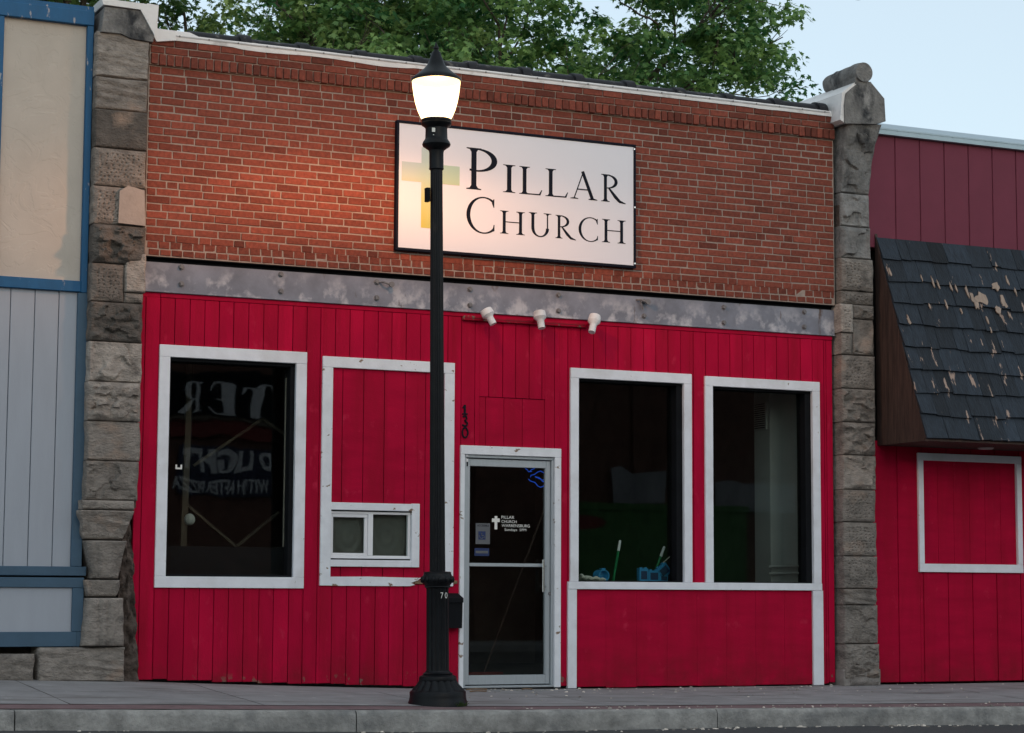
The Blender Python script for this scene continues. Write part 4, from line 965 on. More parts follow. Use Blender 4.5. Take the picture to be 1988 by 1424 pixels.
p = PX(1917, 856, P(1917, 856, -.25).x); mb = MB(); mb.lathe(p.x, -.22, [(.0, az0-.045), (.07, az0-.045), (.085, az0-.03), (.085, az0-.028)], 20); obj('soffit_light', mb, M['plaster'], sof, smooth=40)
# lower wall, white frame, red panel
mb = MB(); FR = R4(1779.5, 879.5, 1984, 1113, YQ)
gx_ = P(1744, 1100, YQ).x; gs = P(1794, 1200, YQ).x-gx_
es = [qx0, gx_]
while es[-1] < qx1: es.append(es[-1]+gs)
for a, b in zip(es[:-1], es[1:]):
    for c, d in ((a, min(b, FR[0]+.02)), (max(a, FR[0]+.02), min(b, FR[1]-.02)), (max(a, FR[1]-.02), b)):
        if d-c < .01: continue
        l = .006 if c == a else 0; r_ = .006 if d == b else 0
        if FR[0]+.01 < (c+d)/2 < FR[1]-.01: sg = ((gz(c, 0)+.02, FR[2]+.02), (FR[3]-.02, az0+.02))
        else: sg = ((gz(c, 0)+.02, az0+.02),)
        for s0, s1 in sg: mb.box(c+l, d-r_, YQ, YQ+.03, s0, s1, .004, 0, .5+rnd.uniform(-.1, .1))
mb.box(qx0, qx1, YQ+.012, YQ+.2, gz(6, 0)+.03, az0+.02); obj('red_siding', mb, M['redfine'], rb)
fm = obj('panel_frame', frame_mb(FR, .063, .063, .085, .075, YQ-.03, YQ+.02), M['white'], rb)
mb = MB(); es = np.linspace(FR[0]+.06, FR[1]-.06, 7)
for a, b in zip(es[:-1], es[1:]): mb.box(a+.0012, b-.0012, YQ+.006, YQ+.04, FR[2]+.08, FR[3]-.07, .002)
obj('boarded_panel', mb, M['redfine'], fm)
mb = MB(); mb.box(qx0-.05, qx1, YQ+.2, 9, -.4, cp0-.05); mb.box(qx0-.05, qx1, .25, 9, cp0-.06, cp0+.0, 0, 1); obj('building_shell', mb, [M['interior'], M['roofing']], rb)

# ------------------------------------------------------------------ STREET LAMP
LAMP_W = 122
LY = -1.86; lb0 = P(850, 1358, LY); LX = lb0.x; K = scale_at(Vector((LX, LY, 2.5)))
lamp = thing('street_lamp', 'black fluted street lamp with glowing acorn globe by the curb', 'street lamp', (LX, LY, gz(LX, LY)))
def lz(py): return P(849, py, LY).z
def prof(l): return [(hw*K, lz(y)) for y, hw in l]
zg = gz(LX, LY)
mb = MB(); mb.lathe(LX, LY, [(56.8*K, zg-.05), (56.8*K, zg+.02), (55.5*K, zg+.03), (54*K, lz(1352)), (54*K, lz(1344)), (52*K, lz(1341)), (50*K, lz(1340))], 48)
mb.lathe(LX, LY, prof([(1340.5, 51), (1335, 47), (1330, 42), (1325, 38.5), (1321, 36.5)]), 96, flute=16, fd=.09); mb.lathe(LX, LY, prof([(1321.5, 36), (1319, 36.5), (1313, 35), (1311.5, 31), (1310, 28), (1308, 29), (1305, 24), (1302, 23)]), 40)
base = obj('lamp_base', mb, M['blackpaint'], lamp, smooth=40)
mb = MB(); mb.lathe(LX, LY, prof([(1306, 22.6), (1302, 22), (1145, 21.4), (1141, 22.4)]), 96, flute=12, fd=.10)
low = obj('lower_shaft', mb, M['blackpaint'], lamp, smooth=40)
mb = MB(); mb.lathe(LX, LY, prof([(1142, 22.5), (1140, 25), (1138, 24), (1133, 27.5), (1128, 29.8), (1122, 29.8), (1117, 27.5), (1114, 26.2), (1112, 26.5), (1110.5, 25), (1110, 15)]), 48)
for k in range(14):
    a = 2*math.pi*k/14; p = Vector((LX+29.2*K*math.cos(a), LY+29.2*K*math.sin(a), lz(1125.5)))
    mb.lathe(p.x, p.y, [(.003, p.z-.028), (.014, p.z-.018), (.018, p.z), (.014, p.z+.018), (.003, p.z+.028)], 8)
obj('collar', mb, M['blackpaint'], lamp, smooth=50)
mb = MB(); mb.lathe(LX, LY, prof([(1111, 15.4), (330, 12.0)]), 96, flute=16, fd=.10); upper = obj('fluted_pole', mb, M['blackpaint'], lamp, smooth=40)
mb = MB(); q = P(837.5, 381, LY-.0); mb.box(q.x-.004, q.x+.03, LY-.03, LY+.02, lz(394), lz(367), .003); obj('pole_bracket', mb, M['black'], upper)
mb = MB(); mb.lathe(LX, LY, prof([(331, 12.5), (329, 14.6), (326, 14), (298, 14), (293, 15), (290, 19), (285, 26.5), (281.5, 28), (277, 26.5), (272, 23), (270, 22), (256, 21.4), (250, 21.4), (247, 24), (244, 29), (240.5, 30.2), (239, 28.5), (236, 29.5), (233, 29.5), (232, 27)]), 48)
head = obj('lamp_capital', mb, M['blackpaint'], lamp, smooth=40)
mb = MB(); q = P(854, 258, LY-21.6*K); mb.box(q.x-.014, q.x+.014, LY-21.9*K-.002, LY-21.0*K, lz(262), lz(254), .001); mb.lathe(q.x, LY-21.6*K, [(.001, lz(268.5)), (.006, lz(268)), (.006, lz(267)), (.001, lz(266.5))], 8); obj('lamp_tag', mb, M['digit'], head)
mb = MB(); mb.lathe(LX, LY, prof([(232.5, 27), (232, 29), (226, 32), (215, 37), (200, 41.5), (185, 44.5), (170, 46.5), (158, 47.8), (156, 47.6), (151, 44)]), 48); globe = obj('globe', mb, M['glass_lamp'], lamp, smooth=60)
# the burner: street-lighting optics that throw most of the light outward and down
ld = bpy.data.lights.new('burner', 'POINT'); ld.energy = LAMP_W; ld.color = (1, .43, .18); ld.shadow_soft_size = .09
lo = bpy.data.objects.new('burner', ld); COL.objects.link(lo); lo.parent = lamp; lo.location = (0, 0, lz(185)-gz(LX, LY))
lamp.rotation_euler = (0, -.0122, 0)                   # the post leans a little
ld.use_nodes = True; _n = ld.node_tree; _em = _n.nodes['Emission']; _ge = _n.nodes.new('ShaderNodeNewGeometry'); _sx = _n.nodes.new('ShaderNodeSeparateXYZ')
_n.links.new(_ge.outputs['Incoming'], _sx.inputs[0])
_m = _n.nodes.new('ShaderNodeMath'); _m.operation = 'MULTIPLY_ADD'; _m.inputs[1].default_value = -.5; _m.inputs[2].default_value = .5
_cr = _n.nodes.new('ShaderNodeValToRGB'); _e = _cr.color_ramp.elements; _e[0].position = .42; _e[0].color = (.10, .10, .10, 1); _e[1].position = 1; _e[1].color = (.16, .16, .16, 1)
for _p, _c in ((.53, .30), (.60, .85), (.66, 1), (.72, .72), (.765, .36), (.82, .22)): _x = _e.new(_p); _x.color = (_c, _c, _c, 1)
_n.links.new(_sx.outputs[2], _m.inputs[0]); _n.links.new(_m.outputs[0], _cr.inputs[0]); _n.links.new(_cr.outputs[0], _em.inputs[1])
mb = MB(); mb.lathe(LX, LY, prof([(159, 48.6), (156, 49.2), (153, 48.2), (147, 40), (140, 31), (134, 24), (128, 18.5), (122, 15.5), (115, 13), (108, 10), (102, 8.2), (99, 5), (96.5, 4), (95.5, 5.4), (93, 5.6), (90, 3.4), (82, .8)]), 40); obj('lamp_cap', mb, M['blackpaint'], lamp, smooth=40)
_tv = Vector((CAM.x-LX, CAM.y-LY, 0)).normalized(); _lat = Vector((-_tv.y, _tv.x, 0))          # towards the street, along the round shaft
for t_, a, b in (('7', 855.5, 860.5), ('0', 863.5, 868.5)):
    mb = MB(); put_text(mb, t_, (a-849.5)*K, (b-849.5)*K, lz(1162), lz(1150.5), 0); rr_ = 22.2*K
    mb.v = [tuple(Vector((LX, LY, 0))+_lat*v[0]+_tv*math.sqrt(rr_**2-v[0]**2)+Vector((0, 0, v[2]))) for v in mb.v]
    obj('pole_digit', mb, M['digit'], low, recalc=False)

# ------------------------------------------------------------------ THINGS INSIDE THE WINDOWS
ledge = SL[3]+.004; IY = GY+.16
def ip(px, py, y=IY): return P(px, py, y)
# blue round box
a = ip(1173, 1113); t_ = thing('round_junction_box', 'round blue plastic electrical box lying open on the window ledge beside the white rag', 'electrical box', (a.x, IY, ledge))
rr = 11.5*scale_at(a); mb = MB(); cz = ledge+rr; n = 24; vs = []; fs = []
for (r_, y) in ((rr, IY+.07), (rr, IY), (rr*.86, IY), (rr*.84, IY+.06)):
    for k in range(n): q = 2*math.pi*k/n; vs.append((a.x+r_*math.cos(q)+.03*(y-IY)/.07*-1, y, cz+r_*math.sin(q)))
for i in range(3):
    for k in range(n): fs.append((i*n+k, i*n+(k+1) % n, (i+1)*n+(k+1) % n, (i+1)*n+k))
fs += [tuple(range(n-1, -1, -1)), tuple(3*n+k for k in range(n))]
mb.add(vs, fs); obj('box_body', mb, M['bluebox'], t_, smooth=40, recalc=False)
mb = MB(); mb.box(a.x-.03, a.x+.015, IY+.0, IY+.05, cz+rr*.96, cz+rr*1.25, .003); obj('mounting_ear', mb, M['bluebox'], t_)
# rectangular boxes
def rbox(px0, px1, py0, name, lab, tilt, dz, open_left=False, py1=None):
    a = ip(px0, py0); b = ip(px1, py0); zt = a.z; zb = ledge+dz
    t = thing(name, lab, 'electrical box', ((a.x+b.x)/2, IY, zb)); cx = (a.x+b.x)/2; hw = (b.x-a.x)/2; hz = (zt-zb)/2; cz = (zt+zb)/2
    M4 = Matrix.Rotation(tilt, 3, 'Y'); mb = MB(); mb.box(-hw, hw, 0, .055, -hz, hz, .003)
    mb.box(-hw*.7, hw*.7, -.002, .0, -hz*.62, hz*.62, 0, 1)
    for q in (-1, 1): mb.box(q*hw*.5-.012, q*hw*.5+.012, .01, .04, hz, hz+.012, .002)
    if open_left: mb.box(-hw-.006, -hw, .004, .05, -hz*.8, hz*1.05, .002)
    mb.v = [tuple(M4 @ Vector(v)+Vector((cx, IY, cz))) for v in mb.v]
    obj('box_shell', mb, [M['bluebox'], M['stickerblue']], t); return t
rbox(1242, 1259, 1104, 'junction_box', 'upright blue plastic electrical box at the left end of the ledge pile', 0, 0, True)
rbox(1259.5, 1281, 1108, 'junction_box', 'blue plastic electrical box lying flat in the middle of the ledge pile', 0, 0)
rbox(1281.5, 1297, 1117, 'junction_box', 'low blue electrical box at the right end of the ledge pile under a tilted one', .1, .004)
rbox(1279, 1301, 1097, 'junction_box', 'blue electrical box tilted on top of the pile on the window ledge', math.radians(-38), .052)
a = ip(1289, 1095); b = ip(1303, 1079); c = ip(1309, 1061)
mb = MB(); mb.tube([a+Vector((0, .03, -.02)), a+Vector((0, .02, .01)), (a+b)/2+Vector((0, .02, 0)), b, (b+c)/2+Vector((-.008, 0, 0)), c], .005, 8); obj('wire', mb, M['rag'], None, loc=a, label='pale bent wire sticking up out of the tilted blue electrical box', category='wire')
for (p0, p1, lab) in (((1204, 1049), (1197.5, 1128), 'nearly upright green broom handle with white tip behind the round blue box'), ((1290, 1061), (1272, 1128), 'leaning green broom handle with white tip behind the pile of blue boxes')):
    y = IY+.10; a = P(*p0, y); b = P(*p1, y); d = (b-a).normalized(); fl = gz(2, 0)
    e = a+d*((a.z-fl-.12)/-d.z); t_ = thing('broom', lab, 'broom', (e.x, y+.25, fl))
    e.y = y+.25; d = (e-a).normalized()
    mb = MB(); mb.tube([a+d*.10, e], .0125, 12); obj('broom_handle', mb, M['greenpole'], t_, smooth=60)
    mb = MB(); mb.tube([a, a+d*.006, a+d*.02, a+d*.105], [.005, .011, .014, .0145], 12); obj('handle_tip', mb, M['vinyl'], t_, smooth=60)
    mb = MB(); mb.box(e.x-.14, e.x+.14, e.y-.025, e.y+.025, fl+.10, fl+.14, .01); mb.box(e.x-.15, e.x+.15, e.y-.035, e.y+.035, fl, fl+.10, .01); obj('broom_head', mb, M['black'], t_)
mb = MB(); a = ip(1122, 1125); b = ip(1169, 1128)
for k in range(3):
    pts = [(a.x+(b.x-a.x)*u, IY-.05+.05*k+.02*math.sin(u*5+k), ledge+.016+.030*(1-u)*(.5+.5*math.cos(k*2))+.006*math.sin(u*22+k*2)) for u in np.linspace(0, 1, 20)]
    mb.tube(pts, [.022*(1-.4*u)+.004*math.sin(u*31+k) for u in np.linspace(0, 1, 20)], 10)
obj('rag', mb, M['rag'], None, smooth=60, loc=(a.x, IY, ledge), label='crumpled off-white rag at the left end of the window ledge', category='rag')
# timber bracing behind the first window
BY = 1.1
def stick(mb, a, b, w=.04):
    d = (Vector(b)-Vector(a)); n = Vector((0, 1, 0)).cross(d).normalized()*w
    for_ = [Vector(a)-n, Vector(a)+n, Vector(b)+n, Vector(b)-n]; mb.prism([(v.x, v.z) for v in for_], Vector(a).y-.02, Vector(a).y+.02)
fl = gz(-2, 0); p0, p1 = P(372, 700, BY), P(350, 1062, BY)
br = thing('timber_brace', 'raw timber post with crossed diagonal braces standing inside the leftmost shop window', 'timber frame', (p0.x, BY, fl))
mb = MB(); stick(mb, (p1.x-.0, BY, fl), (p0.x, BY, 3.5), .028); obj('post', mb, M['stud'], br)
for a, b in (((375, 905), (512, 812)), ((512, 815), (575, 860)), ((362, 980), (458, 1062)), ((458, 1062), (540, 995))):
    mb = MB(); A, B = P(*a, BY+.045), P(*b, BY+.045); stick(mb, A, B, .012); obj('brace', mb, M['stud'], br)
mb = MB(); A = P(458, 1062, BY+.045); mb.box(A.x-.9, A.x+.8, BY+.03, BY+.07, A.z-.09, A.z-.02); mb.box(A.x-.05, A.x+.05, BY+.03, BY+.07, fl, A.z-.09); obj('rail', mb, M['stud'], br)
p = P(368, 1009, .55); rr = 11*scale_at(p); bl_ = thing('string_globe', 'round whitish globe hanging beside the timber post in the leftmost window', 'globe', (p.x, .55, p.z))
mb = MB(); mb.lathe(p.x, .55, [(rr*math.sin(t)*1.0+.001, p.z-rr*1.05*math.cos(t)) for t in np.linspace(0.05, math.pi-.05, 9)], 10); obj('globe_shell', mb, M['plaster'], bl_)
mb = MB(); mb.tube([(p.x, .55, p.z+rr), (p.x, .55, 3.75)], .002, 5); obj('cord', mb, M['ink'], bl_)
# blue neon in the door
NY = .40
mb = MB()
def nl(pts, r=.0042): mb.tube([P(900+x/6.19, 880+y/6.19, NY) for x, y in pts], r, 6)
nl([(740, 185), (765, 200), (780, 225), (820, 220)]); nl([(855, 185), (815, 200), (795, 222)])
nl([(805, 290), (808, 268), (850, 258), (890, 228), (925, 216), (955, 232), (985, 250)]); nl([(780, 312), (800, 335), (860, 355), (890, 395), (925, 412), (955, 400), (970, 385)])
nl([(860, 285), (885, 290), (900, 305), (925, 310), (950, 340), (980, 352)], .005); nl([(870, 297), (905, 290), (930, 320), (960, 322), (985, 330)], .003)
nst = thing('neon_sign', 'blue neon outline sign glowing inside the top right of the glass door', 'neon sign', P(1045, 925, NY))
obj('neon_tube', mb, M['neon'], nst); mb = MB(); q0 = P(1055, 890, NY); mb.tube([(q0.x, NY+.01, q0.z-.02), (q0.x, NY+.01, 3.75)], .002, 5); mb.tube([(q0.x-.1, NY+.01, q0.z-.06), (q0.x-.1, NY+.01, 3.75)], .002, 5); obj('hanging_cord', mb, M['ink'], nst)
# push broom and planks seen through the door
a, b = P(1056, 990, 1.0), P(986, 1180, 1.0); fl = gz(.5, 0)
t_ = thing('push_broom', 'brown-handled broom with a red head leaning inside the glass door', 'broom', (b.x, 1.0, fl))
d = (b-a).normalized(); e = a+d*((a.z-fl-.1)/-d.z); mb = MB(); mb.tube([a-d*.1, e], .011, 10); obj('broom_handle', mb, M['brownwood'], t_)
mb = MB(); mb.box(e.x-.2, e.x+.2, .96, 1.04, fl+.06, fl+.12, .01); mb.box(e.x-.19, e.x+.19, .965, 1.035, fl, fl+.06); obj('broom_head', mb, M['oppred'], t_)
for k, (x0, x1, y, lab) in enumerate(((912, 1040, 1.5, 'front timber plank lying on the floor inside the glass door'), (912, 1000, 2.1, 'rear timber plank lying on the floor inside the glass door'))):
    mb = MB(); A, B = P(x0, 1290, y), P(x1, 1290, y); th = .05
    mb.prism([(A.x-.6, 0), (B.x, 0), (B.x, th), (A.x-.6, th)], 0, .14)
    mb.v = [(v[0], y+v[1]-(v[0]-A.x)*.25, fl-.005+v[2]+k*.01) for v in mb.v]; obj('plank', mb, M['stud'], None, loc=(A.x, y, fl), label=lab, category='plank', group='planks inside the door')

# ------------------------------------------------------------------ STREET BITS
mb = MB(); R2 = random.Random(3)
def chip(x, y, z, s):
    n = R2.choice((4, 5, 6)); h = s*R2.uniform(.2, .7); ph = R2.random()*6
    lo = [(x+s*R2.uniform(.6, 1.3)*math.cos(ph+k*2*math.pi/n), y+s*R2.uniform(.5, 1)*math.sin(ph+k*2*math.pi/n), z) for k in range(n)]
    hi = [(x+(a-x)*.7, y+(b-y)*.7, z+h*R2.uniform(.6, 1.1)) for a, b, c in lo]
    mb.add(lo+hi, [tuple(range(n-1, -1, -1)), tuple(range(n, 2*n))]+[(k, (k+1) % n, n+(k+1) % n, n+k) for k in range(n)], 0, R2.random())
for i in range(900):
    x = R2.uniform(-7, 9); y = CURB_Y-abs(R2.gauss(0, .10))-.01
    if noise.noise((x*1.4, 0, 4)) + (x-1.5)*.12 < R2.uniform(-.5, .7): continue
    chip(x, y, rz(x), abs(R2.gauss(.008, .008))+.003)
for i in range(420):
    x = R2.choice((R2.uniform(-.5, 7), R2.gauss(.6, .5), R2.gauss(3.2, 1.2))); y = -abs(R2.choice((R2.gauss(0, .2), R2.gauss(.6, .5), 2.3+R2.gauss(0, .12)))); y = max(y, -2.45)
    chip(x, y, gz(x, y)+.001, abs(R2.gauss(.006, .005))+.002)
obj('litter', mb, M['litter'], None, kind='stuff', label='rubble chips and dry litter along the gutter and sidewalk', category='litter')
for k, (px, py) in enumerate(((925, 1338.5), (928, 1346), (1023, 1344))):
    d = ray(px, py); y = -.12-.25*(k % 2); a = P(px, py, y); ln = (.10, .08, .05)[k]
    mb = MB(); mb.tube([(a.x-ln, y, gz(a.x, y)+.008), (a.x, y+.02, gz(a.x, y)+.012), (a.x+ln, y-.01, gz(a.x, y)+.008)], .006, 6)
    obj('twig', mb, M['rawwood'], None, loc=a, label=('longer brown twig on the sidewalk against the door sill', 'short brown twig lying in front of the door sill', 'small dark twig near the middle of the door sill')[k], category='twig', group='twigs at the door sill')
mb = MB(); a = Vector((LX+.10, LY-.225, gz(LX, LY-.2)))
for i in range(26):
    t = R2.uniform(-1, 1); l = R2.uniform(.02, .05); b = a+Vector((R2.uniform(-.05, .05), R2.uniform(-.02, .02), 0)); w = .005
    mb.add([b+Vector((-w, 0, 0)), b+Vector((w, 0, 0)), b+Vector((t*.03+w*.6, -.02, l*.7)), b+Vector((t*.04, -.03, l))], [(0, 1, 2, 3)], 0, R2.random())
obj('weed', mb, M['weed'], None, recalc=False, loc=a, label='tiny green weed sprouting at the foot of the street lamp', category='weed')

# ------------------------------------------------------------------ TREES
def make_tree(label, base, crown_c, rad, nleaf_sprays, seed, lm, gap=-.07, leaf=.074, group='trees behind the roof'):
    R3 = random.Random(seed); g = np.random.default_rng(seed)
    t = thing('maple_tree', label, 'tree', base, group)
    tk = MB(); base = Vector(base); c = Vector(crown_c); top = c+Vector((0, 0, -rad[2]*.55))
    fork = base+(top-base)*.75
    tk.tube([base, base+(fork-base)*.1, base+(fork-base)*.5, fork], [.42, .33, .27, .24], 10)
    tips = []
    def limb(p, d, l, r, depth):
        pts = [p]; q = p; dd = d.copy(); n = 5
        for i in range(n):
            dd = (dd+Vector((R3.gauss(0, .16), R3.gauss(0, .16), R3.gauss(.03, .10)))).normalized(); q = q+dd*l/n; pts.append(q.copy())
        tk.tube(pts, [r*(1-.6*i/n) for i in range(n+1)], 6 if depth > 1 else 8)
        if depth >= 3: tips.append(q); return
        tips.append(pts[3]) if depth == 2 else None
        for k in range(R3.choice((3, 4)) if depth < 2 else 3):
            i = R3.choice((2, 3, 4, 5)); az = R3.uniform(0, 2*math.pi); sp = R3.uniform(.5, 1.0)
            ax_ = dd.orthogonal().normalized(); ax_.rotate(Matrix.Rotation(az, 3, dd)); nd = (dd*math.cos(sp)+ax_*math.sin(sp)).normalized()
            limb(pts[i], nd, l*R3.uniform(.55, .72), r*.42, depth+1)
    for k in range(8):
        az = 2*math.pi*k/8+R3.uniform(-.3, .3); el = R3.uniform(.25, 1.2)
        limb(fork+(top-fork)*R3.uniform(-.4, .6), Vector((math.cos(az)*math.cos(el), math.sin(az)*math.cos(el), math.sin(el))), rad[0]*R3.uniform(.55, .75), .13, 0)
    obj('trunk', tk, M['bark'], t, smooth=60, recalc=False)
    # leaf sprays: clumps through the crown, hollowed by noise
    cen = []
    tries = 0
    while len(cen) < nleaf_sprays and tries < nleaf_sprays*60:
        tries += 1
        v = Vector((R3.gauss(0, 1), R3.gauss(0, 1), R3.gauss(0, 1))).normalized()*R3.uniform(.25, 1)**.42
        lump = 1+.22*noise.noise(v*2.3+Vector((seed, 0, 0)))+.12*noise.noise(v*5.5+Vector((0, seed, 0)))
        p = c+Vector((v.x*rad[0], v.y*rad[1], v.z*rad[2]))*lump
        if noise.noise(p*.62+Vector((seed*2, 1, 1))) < gap: continue
        cen.append(p)
    for q in tips:
        if R3.random() < .7: cen.append(q)
    cen = np.array([tuple(p) for p in cen])
    per = 60; n = len(cen)*per
    idx = np.repeat(np.arange(len(cen)), per)
    off = g.normal(0, 1, (n, 3)); off /= np.linalg.norm(off, axis=1)[:, None]; off *= (g.random(n)**.5)[:, None]
    srad = g.uniform(.30, .58, len(cen))[idx]
    pos = cen[idx]+off*np.stack([srad, srad, srad*.42], 1)
    pos[:, 2] -= .35*(off[:, 0]**2+off[:, 1]**2)*srad
    outw = off*np.array([1, 1, .5]); 
    nr = np.array([0, 0, .75])+.75*outw+g.normal(0, .38, (n, 3)); nr /= np.linalg.norm(nr, axis=1)[:, None]
    tdir = outw+np.array([0, 0, -.55])+g.normal(0, .3, (n, 3)); tdir -= nr*(tdir*nr).sum(1)[:, None]; tdir /= np.linalg.norm(tdir, axis=1)[:, None]
    bdir = np.cross(nr, tdir)
    # five-lobed outline
    sh = np.array([(-.55, 0), (-.30, .42), (-.02, .95), (.16, .34), (.62, .62), (.50, .24), (1.15, 0), (.50, -.24), (.62, -.62), (.16, -.34), (-.02, -.95), (-.30, -.42)])
    fold = -.22*np.abs(sh[:, 1])-.10*np.maximum(0, sh[:, 0])**2
    sz = leaf*g.uniform(.65, 1.25, n)
    V = pos[:, None, :]+sz[:, None, None]*(sh[None, :, 0, None]*tdir[:, None, :]+sh[None, :, 1, None]*bdir[:, None, :]+fold[None, :, None]*nr[:, None, :])
    m = len(sh); me = bpy.data.meshes.new('crown'); o0 = np.array(base)
    me.vertices.add(n*m); me.vertices.foreach_set('co', (V.reshape(-1, 3)-o0).astype(np.float32).ravel())
    me.loops.add(n*m); me.loops.foreach_set('vertex_index', np.arange(n*m, dtype=np.int32))
    me.polygons.add(n); me.polygons.foreach_set('loop_start', np.arange(n, dtype=np.int32)*m)
    me.update(calc_edges=True); me.materials.append(lm)
    ct = g.normal(.42, .25, len(cen))[idx]; tone = np.clip(ct+g.normal(0, .16, n), 0, 1)
    at = me.attributes.new('tone', 'FLOAT', 'FACE'); at.data.foreach_set('value', tone.astype(np.float32))
    o = bpy.data.objects.new('crown', me); COL.objects.link(o); o.parent = t; return t
TYY = 16.0
def tc_(px, py, dy=0): p = P(px, py, TYY+dy); return p
c1 = tc_(1085, 110); make_tree('big dark green maple rising behind the roof to the right of the lamp', (c1.x-.3, c1.y, -.5), c1, (4.7, 3.6, 3.0), 600, 11, M['leafA'], -.15)
c2 = tc_(655, -15, 2.5); make_tree('looser maple behind the roof between the lamp and the left stone pier', (c2.x, c2.y, -.5), c2, (3.3, 3.0, 2.6), 270, 23, M['leafB'], .0)
c3 = tc_(120, -190, 4); make_tree('maple whose branches hang over the left stone pier and the blue roof edge', (c3.x, c3.y, -.5), c3, (3.0, 2.8, 2.2), 165, 37, M['leafB'], .06)

# a bird at the very top of the sky
p = P(1664, -1.5, 30); b_ = thing('bird', 'tiny dark bird flying at the top edge of the sky', 'bird', p)
mb = MB(); mb.tube([p+Vector((-.14, 0, 0)), p+Vector((-.08, 0, .01)), p+Vector((.04, 0, .01)), p+Vector((.12, 0, 0))], [.008, .035, .04, .01], 8)
mb.add([p+Vector((-.03, 0, .02)), p+Vector((.05, 0, .02)), p+Vector((.02, -.22, .10)), p+Vector((-.05, -.24, .10))], [(0, 1, 2, 3)]); mb.add([p+Vector((-.03, 0, .02)), p+Vector((.05, 0, .02)), p+Vector((.02, .22, .10)), p+Vector((-.05, .24, .10))], [(0, 1, 2, 3)])
obj('bird_body', mb, M['feather'], b_, recalc=False)

# ------------------------------------------------------------------ ACROSS THE STREET (seen mirrored in the shop glass)
OY = -27.0
def mv(px, py, Y=OY): q = P(px, py, 2*GY-Y); return Vector((q.x, Y, q.z))
ob = thing('brick_building', 'brown brick bar across the street mirrored in the shop windows', 'building', (8, OY-3, 0))
mb = MB(); mb.box(2, 27, OY-8, OY, -.4, 6.6)
for k in range(5): x = 8+4.2*k; mb.box(x, x+.5, OY, OY+.12, -.3, 6.2)
mb.box(2, 27, OY, OY+.25, 6.3, 6.8); obj('facade', mb, M['oppbrick'], ob)
a, b = mv(330, 822), mv(578, 845); mb = MB(); mb.box(a.x-2, b.x+1, OY, OY+.12, mv(450, 815).z, mv(450, 735).z+.1); obj('fascia', mb, M['black'], ob)
mb = MB(); mb.box(a.x-2, b.x+1, OY, OY+.2, mv(450, 823).z, mv(450, 817).z); obj('cornice', mb, M['stud'], ob)
mb = MB(); mb.box(a.x-2, b.x+1, OY, OY+.14, mv(450, 850).z, mv(450, 824).z); obj('red_band', mb, M['oppred'], ob)
mb = MB()
for ch, x0, x1, y0, y1 in (('R', 336, 390, 740, 806), ('E', 403, 457, 746, 809), ('T', 467, 530, 752, 814), ('T', 548, 600, 757, 817)):
    put_letter(mb, ch, mv(x0, 800).x, mv(x1, 800).x, mv((x0+x1)/2, y1).z, mv((x0+x1)/2, y0).z, OY+.14, flip=True, t=.25)
obj('fascia_lettering', mb, M['oppwhite'], ob)
a, b = mv(344, 970), mv(600, 970); mb = MB(); mb.box(a.x, b.x, OY, OY+.06, mv(450, 966).z, mv(450, 868).z); obj('banner', mb, M['oppnavy'], ob)
mb = MB(); put_text(mb, 'BUD LIGHT', mv(354, 905).x, mv(590, 905).x, mv(450, 915).z, mv(450, 874).z, OY+.07, flip=True, bold=.05); put_text(mb, 'WITH AFTER PIZZA', mv(336, 940).x, mv(518, 940).x, mv(450, 961).z, mv(450, 935).z, OY+.075, flip=True, bold=.03)
obj('banner_lettering', mb, M['oppwhite'], ob, recalc=False)
mb = MB(); mb.prism([(q.x, q.z) for q in (mv(*p_) for p_ in ((1186, 978), (1183, 932), (1180, 910), (1200, 906), (1222, 921), (1262, 917), (1310, 915), (1306, 926), (1288, 924), (1284, 978)))], OY+.13, OY+.16); obj('whitewashed_patch', mb, M['oppgrey'], ob)
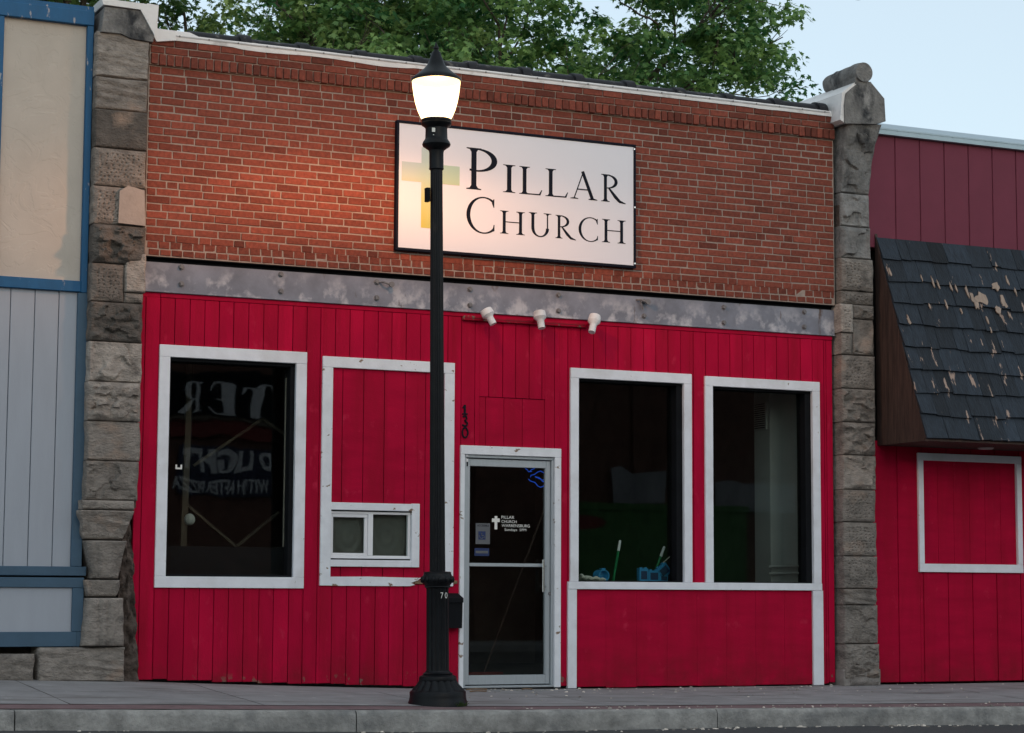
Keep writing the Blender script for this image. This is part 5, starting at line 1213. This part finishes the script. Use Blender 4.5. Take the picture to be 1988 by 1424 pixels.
mb = MB(); mb.prism([(q.x, q.z) for q in (mv(*p_) for p_ in ((1385, 992), (1383, 938), (1410, 933), (1440, 941), (1480, 939), (1565, 942), (1566, 998)))], OY+.13, OY+.16); obj('whitewashed_patch', mb, M['oppgrey'], ob)
DYY = -25.2; x0, x1 = mv(1110, 1050, DYY).x, mv(1450, 1050, DYY).x; zt = mv(1230, 978, DYY).z; zb2 = rz(14)+.3
dm = thing('dumpster', 'big green steel dumpster across the street, mirrored in the right shop windows', 'dumpster', ((x0+x1)/2, DYY, zb2-.15))
mb = MB(); mb.prismx([(DYY-1.0, zb2), (DYY-.0, zb2), (DYY+.0, zt-.15), (DYY-1.0, zt-.15)], x0, x1); mb.box(x0-.04, x1+.04, DYY-1.04, DYY+.04, zt-.16, zt, .01); obj('bin_body', mb, M['oppgreen'], dm)
mb = MB(); mb.box(x0, x1, DYY-.98, DYY-.06, zb2-.18, zb2-.002); obj('skid', mb, M['black'], dm)
mb = MB(); c = mv(1130, 1014, DYY); mb.prism([(c.x+.62*math.cos(t), c.z+.16*math.sin(t)) for t in np.linspace(0, 6.1, 22)], DYY+.001, DYY+.012); obj('oval_plate', mb, M['oppred'], dm)

# plain unseen neighbours, added to keep sky glow out of the mirroring shop glass
for nm, lab, x0, x1, h, mm, mw in (('sky_block_shop', 'added low tan shop across the street left of the bar, blocking mirrored sky', -18, 1.9, 6.0, 'cement', 'black'), ('sky_block_corner_shop', 'added dark brick shop across the street right of the bar, blocking mirrored sky', 27.1, 46, 6.4, 'oppbrick', 'black')):
    nb = thing(nm, lab, 'building', ((x0+x1)/2, OY-4, 0))
    mb = MB(); mb.box(x0, x1, OY-8, OY-.02, -.5, h); mb.box(x0, x1, OY-.02, OY+.18, h-.35, h+.12); mb.box(x0, x1, OY-.02, OY+.1, 3.3, 3.6); obj('facade', mb, M[mm], nb)
    n = 4; w = (x1-x0)/n
    for k in range(n):
        a = x0+w*k+.8; b = x0+w*(k+1)-.8
        f = obj('window', frame_mb((a, b, .7, 2.9), .1, .1, .1, .1, OY-.03, OY+.05), M['oppwhite'], nb)
        mb = MB(); mb.box(a+.1, b-.1, OY-.019, OY-.01, .8, 2.8); obj('pane', mb, M[mw], f)
